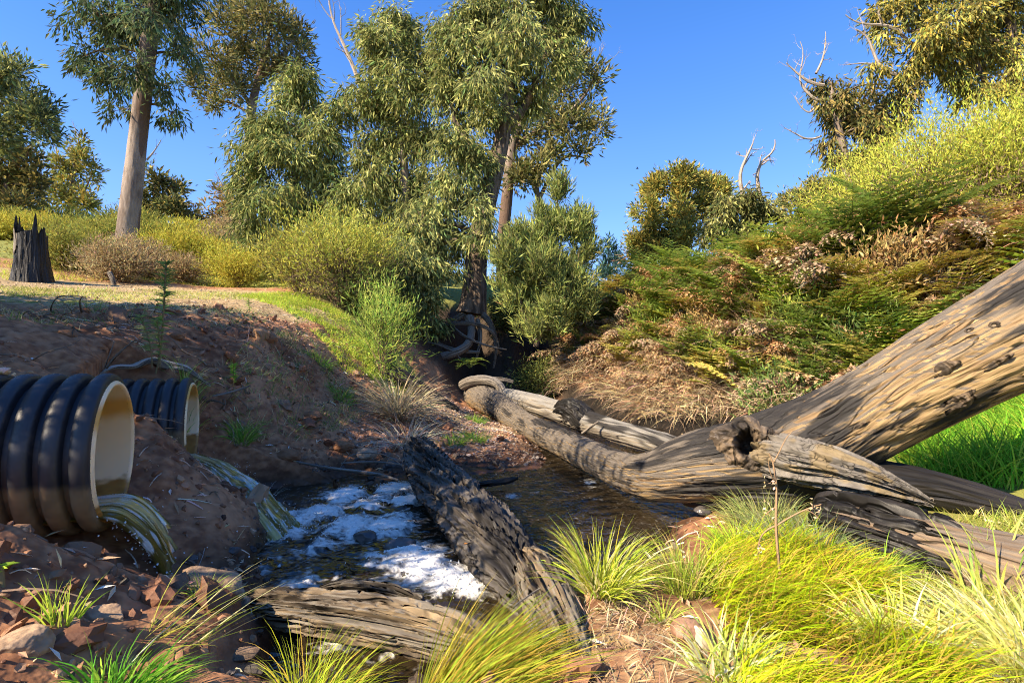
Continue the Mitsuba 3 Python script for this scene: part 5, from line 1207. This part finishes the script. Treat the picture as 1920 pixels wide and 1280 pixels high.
for nm, rows in (('stem', [(1464, 1120, 2.22, .006), (1459, 1040, 2.2, .0062), (1455, 980, 2.2, .006), (1456, 920, 2.2, .005), (1450, 870, 2.22, .004), (1442, 850, 2.22, .003)]), ('twig', [(1456, 985, 2.2, .004), (1480, 970, 2.18, .0035), (1510, 955, 2.15, .003), (1540, 945, 2.12, .002)]), ('twig', [(1456, 985, 2.2, .004), (1440, 992, 2.22, .0035), (1425, 1010, 2.24, .003), (1426, 1060, 2.26, .002)]), ('twig', [(1449, 868, 2.22, .003), (1462, 845, 2.22, .0025), (1475, 820, 2.22, .002), (1492, 803, 2.22, .0012)]), ('twig', [(1455, 950, 2.2, .003), (1440, 960, 2.2, .002), (1428, 972, 2.2, .001)]), ('twig', [(1452, 900, 2.2, .003), (1443, 880, 2.18, .002), (1441, 862, 2.18, .001)]), ('twig', [(1510, 955, 2.15, .002), (1525, 962, 2.12, .0015), (1538, 975, 2.1, .001)])):
    p, r = px_path(rows); tb = tube(np.array(p), np.array(r), 6, 16)
    part(t, nm, tb, 'm_twig', smooth=True, color=np.tile((.30, .20, .12), (len(tb[0]), 1)))
for (a, b, c, d) in [(1426, 1030, 2.25, 16), (1530, 955, 2.12, 14), (1443, 960, 2.2, 10), (1442, 905, 2.19, 10), (1430, 1070, 2.27, 8)]:
    P = np.array([at(a + rng.normal() * 5, b + rng.normal() * 14, c) for _ in range(d)])
    v, f, col = leaf_mesh(P, unit(rng.normal(size=(d, 3))), .018, .009, vary((.40, .31, .22), d, .2))
    part(t, 'curled_leaves', (v, f), 'm_dry', color=col, kind='stuff')


def seedling(label, rows, n, L, W, col, r=.005, top=.35):
    t = thing('seedling', label, 'seedling')
    p, rr = px_path([(a, b, c, r) for a, b, c in rows]); p = np.array(p)
    tb = tube(p, np.array(rr), 6, 14); part(t, 'stem', tb, 'm_twig', smooth=True, color=np.tile((.20, .15, .07), (len(tb[0]), 1)))
    f = top + (1 - top) * rng.random(n) ** .7
    d = np.linspace(0, 1, len(p)); B = np.stack([np.interp(f, d, p[:, k]) for k in range(3)], 1)
    a = rng.random(n) * 6.283
    D = unit(np.stack([np.cos(a), np.sin(a), .1 + .9 * (f - .3)], 1) + rng.normal(size=(n, 3)) * .15)
    v, f_, c = blades(B, D, L * (.6 + .6 * rng.random(n)), W, vary(col, n, .2), droop=.8, seg=3)
    part(t, 'leaves', (v, f_), 'm_blade', color=c, kind='stuff')


seedling('tall narrow leaved seedling standing up against the dirt track', [(292, 700, 4.35), (303, 640, 4.4), (308, 560, 4.4), (312, 492, 4.4)], 110, .12, .013, (.10, .17, .045), .007, .45)
seedling('shorter seedling with greyish green whorls left of the tall seedling', [(285, 690, 4.3), (280, 640, 4.3), (262, 592, 4.3)], 90, .09, .010, (.13, .19, .07), .005, .3)
seedling('bushy low seedling at the foot of the tall seedling', [(300, 690, 4.35), (300, 650, 4.35), (294, 600, 4.35)], 90, .08, .010, (.15, .20, .06), .005, .2)
seedling('small bright green upright seedling on the slope right of the farther pipe', [(440, 745, 4.9), (438, 710, 4.9), (438, 682, 4.9)], 60, .05, .014, (.14, .27, .04), .004, .4)
seedling('red stemmed weed at the left edge above the lower mud', [(4, 1180, 1.62), (6, 1110, 1.66), (2, 1060, 1.68)], 18, .05, .014, (.24, .36, .04), .007, .85)
for i, (a, b, lb) in enumerate([(560, 620, 'weedy seedling on the brow of the slope at the right end of the track'), (470, 590, 'thin weed on the brow of the bank below the track')]):
    c = (7.4, 7.2)[i]; seedling(lb, [(a, b, c), (a - 3, b - 16, c), (a - 4, b - 30, c)], 40, .07, .010, (.14, .19, .06), .004, .2)
t = thing('fern', 'low green fern on the dark bank above the far log end', 'fern')
o = at(880, 690, 11.2)
for k in range(9):
    v, f, c = frond_geo(.55, rng.uniform(.5, 1.0), (.19, .25, .05), 1.2)
    a = 6.283 * k / 9; R = np.array([[math.cos(a), -math.sin(a), 0], [math.sin(a), math.cos(a), 0], [0, 0, 1]]); part(t, 'frond', (v @ R.T + o, f), 'm_leaf', color=c)


# ------------------------------------------------------------------ stones, clods, gravel and litter
def rock(label, px, py, z, rx, ry, rz, seed, mat='m_rock', tilt=0., rot=0.):
    o = onz(px, py, z)
    v = np.array(ICO3.vertices)
    cut = v.copy()
    r_ = np.random.default_rng(seed)
    for _ in range(9):
        nn = unit(r_.normal(size=3)); dd = r_.uniform(.55, .85)
        e = np.maximum(cut @ nn - dd, 0); cut -= e[:, None] * nn * .9
    cut *= (1 + .16 * (fbm(v * 2.2 + seed, 4, seed) - .5) + .05 * (fbm(v * 9 + seed, 3, seed) - .5))[:, None]
    q = cut * [rx, ry, rz]
    c, s = math.cos(tilt), math.sin(tilt)
    q = np.stack([q[:, 0] * c - q[:, 2] * s, q[:, 1], q[:, 0] * s + q[:, 2] * c], 1)
    c, s = math.cos(rot), math.sin(rot)
    q = np.stack([q[:, 0] * c - q[:, 1] * s, q[:, 0] * s + q[:, 1] * c, q[:, 2]], 1)
    k = thing('stone', label, 'stone')
    put(k, (q + o, np.array(ICO3.faces)), mat, smooth=35)


rock('large flat topped brown stone right of where the nearer stream lands', 395, 1100, .14, .17, .12, .09, 1, tilt=-.2)
rock('dark blue grey wet stone just left of where the nearer stream lands', 268, 1082, .14, .085, .07, .06, 2, 'm_wetstone')
rock('rounded brown stone sitting among the grass in the lower left', 195, 1160, .30, .085, .06, .055, 3)
rock('reddish stone in the lower left corner of the photo', 30, 1215, .36, .09, .08, .06, 4)
rock('long yellowish flat stone at the water edge at the bottom of the photo', 440, 1235, .09, .10, .05, .032, 5, tilt=.15, rot=.2)
rock('flat grey stone wedged against the left end of the foreground log', 445, 1128, .12, .055, .05, .03, 6)
rock('small tan stone on the mud left of the froth pool', 468, 998, .10, .035, .03, .028, 7)
rock('smooth reddish brown stone beside the rush bed', 1288, 1192, .21, .065, .06, .062, 8, 'm_redstone')
rock('whitish broken stone right of the smooth reddish one', 1318, 1210, .20, .035, .035, .07, 9, 'm_palestone', tilt=.4)
rock('wet rounded stone with foam around it, left of two in the froth', 685, 1008, .01, .085, .07, .05, 10, 'm_wetstone')
rock('wet rounded stone with foam around it, right of two in the froth', 748, 1022, .01, .12, .08, .055, 11, 'm_wetstone')
rock('small dark stone on the gravel bar', 850, 822, .2, .05, .05, .04, 12, 'm_wetstone')
rock('greenish blocky stone at the top end of the charred log', 788, 868, .14, .10, .12, .07, 13)
rock('dark stone under the elbow of the bent trunk', 1318, 958, .16, .06, .05, .035, 14, 'm_wetstone')
rock('flat dark stone at the pool edge under the bent trunk', 1345, 978, .15, .09, .05, .02, 15, 'm_wetstone')
rock('mossy mound of hardened mud on the spit below the bright tussock', 1195, 1178, .12, .14, .12, .07, 16, 'm_mud')
rock('smaller hardened mud lump behind the mossy mound', 1222, 1128, .14, .05, .05, .04, 17, 'm_mud')
rock('grey angular stone in the shade above the froth pool', 690, 850, .2, .12, .10, .07, 18)
rock('dark angular stone left of the diagonal charred log top', 735, 872, .1, .13, .10, .08, 19, 'm_wetstone')


def clear(x, y):
    """outside the pipes' trench"""
    ok = np.ones(len(x), bool)
    for c in (near_c, far_c):
        d = np.stack([x - c[0], y - c[1]], -1); s, t = d @ PA[:2], d @ np.array([-PA[1], PA[0]])
        ok &= ~((s < .06) & (s > -1.6) & (np.abs(t) < .42))
    return ok


def strew(name, label, cat, n, box, test, r0, r1, cols, base=ICO0, sink=.3, flat=.65, mat='m_stone'):
    x, y = rng.uniform(box[0], box[1], n), rng.uniform(box[2], box[3], n)
    z = gh(x, y); g, t = zones(x, y, z)
    k = test(x, y, z, g, t) & clear(x, y); x, y, z = x[k], y[k], z[k]
    r = r0 + (r1 - r0) * rng.random(len(x)) ** 3
    c = np.array(cols)[rng.integers(0, len(cols), len(x))] * (1 + .25 * rng.normal(size=(len(x), 1)))
    c = c * np.where(z < .10, .45, 1)[:, None]
    v, f, c = pebbles(np.stack([x, y, z + r * (.5 - sink)], 1), r, np.clip(c, .01, .6), flat, base)
    stuff(name, (v, f), mat, label, cat, color=c)


RED = [(.20, .09, .046), (.28, .14, .075), (.14, .062, .034), (.34, .20, .11), (.19, .11, .065)]
strew('soil_clods', 'loose red brown clods and crumbs all over the clay bank', 'soil clods', 10500, (-4.2, .1, 1.3, 7.2), lambda x, y, z, g, t: (z > .04) & (x > -y * 1.1) & (rng.random(len(x)) < .35 + .65 * meshkit.noise(np.c_[x * 3, y * 3, z], 4)), .007, .028, RED, flat=.85)
strew('gravel', 'fine reddish gravel on the bar at the upper end of the still pool', 'gravel', 4600, (-1.9, .6, 5.6, 9.4), lambda x, y, z, g, t: (z > .0) & (z < .5), .008, .028, [(.26, .16, .11), (.34, .22, .16), (.20, .13, .10), (.30, .25, .22)])
strew('wet_pebbles', 'dark wet pebbles around the froth pool and under the pipes', 'pebbles', 1500, (-2.2, 1.2, 1.7, 5.6), lambda x, y, z, g, t: (z > -.05) & (z < .16), .010, .045, [(.07, .06, .055), (.10, .08, .07), (.14, .10, .07)], ICO)
strew('gravel', 'coarse gravel scattered along the dirt track', 'gravel', 3000, (-9, -1, 5, 12), lambda x, y, z, g, t: t > .3, .008, .025, [(.40, .28, .17), (.30, .2, .12), (.45, .36, .25)])
# twigs and leaf litter
n = 1500
x, y = rng.uniform(-4.5, 2.5, n), rng.uniform(1.4, 8.5, n)
k = (gh(x, y) > .05) & (x > -1.1 * y) & clear(x, y) & (meshkit.noise(np.c_[x * 1.3, y * 1.3, 0 * x], 8) > .38); x, y = x[k], y[k]; n = len(x)
a = rng.random(n) * 6.283; L = .04 + .20 * rng.random(n) ** 2 + .35 * (rng.random(n) < .05)
D = np.stack([np.cos(a), np.sin(a), .1 * rng.normal(size=n)], 1)
c = vary((.30, .24, .18), n, .3, (.10, .07, .05), .4)
ms = []
B = on(x, y, .006)
for i in range(n):
    e = B[i] + D[i] * L[i]; e[2] = max(float(gh(e[0], e[1])) + .006, B[i, 2] - .05)
    tb = tube(np.array([B[i], (B[i] + e) / 2 + rng.normal(size=3) * .04 * L[i] + [0, 0, .01], e]), np.array([.0035, .003, .0015]) * (.6 + rng.random()), 3, 4)
    ms.append((*tb, np.tile(c[i], (len(tb[0]), 1))))
v, f, c = cat_(ms)
stuff('twig_litter', (v, f), 'm_twig', 'thin dead twigs strewn over the clay bank and mud', 'twigs', color=c)
n = 4200
x, y = rng.uniform(-5, 2.6, n), rng.uniform(1.4, 9, n)
k = (gh(x, y) > .06) & clear(x, y) & (x > -1.1 * y) & (meshkit.noise(np.c_[x * 1.1, y * 1.1, 0 * x], 18) > .35); x, y = x[k], y[k]; n = len(x)
D = unit(np.c_[rng.normal(size=(n, 2)), .25 * rng.normal(size=n)])
v, f, c = leaf_mesh(on(x, y, .012), D, .05 + .05 * rng.random(n), .016, vary((.30, .21, .13), n, .3, (.42, .38, .33), .22), side=np.c_[.3 * rng.normal(size=(n, 2)), np.ones(n)])
stuff('leaf_litter', (v, f), 'm_dry', 'dry fallen gum leaves strewn over the clay bank and mud', 'leaf litter', color=c)
for i, (a, b, c_) in enumerate([(868, 1022, 3.0), (965, 1030, 2.75)]):
    p = at(a, b, c_); v, f, c = leaf_mesh(np.array([p]), unit(np.array([[.8, .5, .1]])), .045, .03, np.array([[.40, .18, .06]]), side=np.array([[0, 0, 1.0]]))
    put(thing('fallen_leaf', ('small orange fallen leaf on the upper part of the charred log', 'small orange fallen leaf on the lower part of the charred log')[i], 'leaf'), (v, f), 'm_dry', color=c)
# dirt lying on the nearer pipe
P = np.array([near_c - PA * .46 + np.array([rng.normal() * .02, rng.normal() * .035, .375 + rng.random() * .03]) for _ in range(60)])
v, f, c = pebbles(P, .012 + .012 * rng.random(60), vary((.33, .22, .14), 60, .2))
stuff('soil_clods', (v, f), 'm_stone', 'little heap of pale clods lying on top of the nearer pipe', 'soil clods', color=c)
# a bird far off in the gap of sky
o = at(1195, 316, 45)
t = thing('bird', 'tiny distant bird in the blue gap of sky right of the central trees', 'bird')
b = trimesh.creation.icosphere(2); part(t, 'body', (np.array(b.vertices) * [.13, .045, .045] + o, b.faces), 'm_black', smooth=True)
for s in (-1, 1):
    v, f, c = leaf_mesh(np.array([o]), unit(np.array([[-.3, s * .9, .35]])), .25, .09, np.array([[.05, .05, .05]]), side=np.array([[0, 0, 1.0]])); part(t, 'wing', (v, f), 'm_twig', color=c)

# thin roots hanging out of the broken clay
ms = []
for _ in range(70):
    a, b = rng.uniform(20, 640), rng.uniform(600, 830)
    o = at(a, b, 5.0 + (a - 300) * .004 + (700 - b) * .006); o[2] = gh(o[0], o[1]) + .01
    if o[2] < .25 or not clear(np.array([o[0]]), np.array([o[1]]))[0]: continue
    q_ = [o]; d = unit(np.array([rng.normal(), -.6 + .3 * rng.normal(), .2]))
    for s in range(4):
        d = unit(d + rng.normal(size=3) * .35 - [0, 0, .12]); e = q_[-1] + d * rng.uniform(.05, .16); e[2] = max(e[2], float(gh(e[0], e[1])) + .012); q_.append(e)
    tb = tube(np.array(q_), np.linspace(.008, .002, 5) * rng.uniform(.4, 1.2), 4, 14); ms.append((*tb, np.tile(np.array((.20, .155, .115)) * rng.uniform(.4, 1.2), (len(tb[0]), 1))))
v, f, c = cat_(ms)
stuff('fine_roots', (v, f), 'm_twig', 'thin bare roots hanging out of the broken clay bank', 'roots', color=c)
for i, (a, b, Y, r0, lb) in enumerate([(505, 640, 5.9, .07, 'red brown stone on the clay slope high above the green grass clump'), (585, 755, 5.6, .09, 'red clay lump on the slope left of the bright grass tuft'), (330, 640, 5.0, .06, 'brown stone near the top of the bank right of the tall seedling'), (120, 640, 4.0, .07, 'brown clay lump above the nearer pipe'), (640, 815, 5.5, .10, 'dark clay lump at the foot of the slope above the froth pool'), (540, 870, 4.9, .09, 'dark wet lump of clay at the head of the froth pool')]):
    p = at(a, b, Y); z = float(gh(p[0], p[1])) + r0 * .25
    v = np.array(ICO3.vertices); v = v * (1 + .45 * (fbm(v * 1.7 + i, 4, i + 30) - .5) + .12 * (fbm(v * 7, 3, i) - .5))[:, None] * [r0 * 1.3, r0, r0 * .7] + [p[0], p[1], z]
    put(thing('clay_lump', lb, 'clay lump'), (v, np.array(ICO3.faces)), 'm_clay', smooth=True)

strew('clay_clods', 'fist sized broken clods of red clay lying on the slope above the pipes and pool', 'clay clods', 420, (-3.8, .2, 1.5, 7.2), lambda x, y, z, g, t: (z > .08) & (x > -y * 1.1) & (z < 1.9) & (meshkit.noise(np.c_[x * 1.7, y * 1.7, z], 14) > .42), .025, .085, RED, ICO, flat=.8, mat='m_stone')
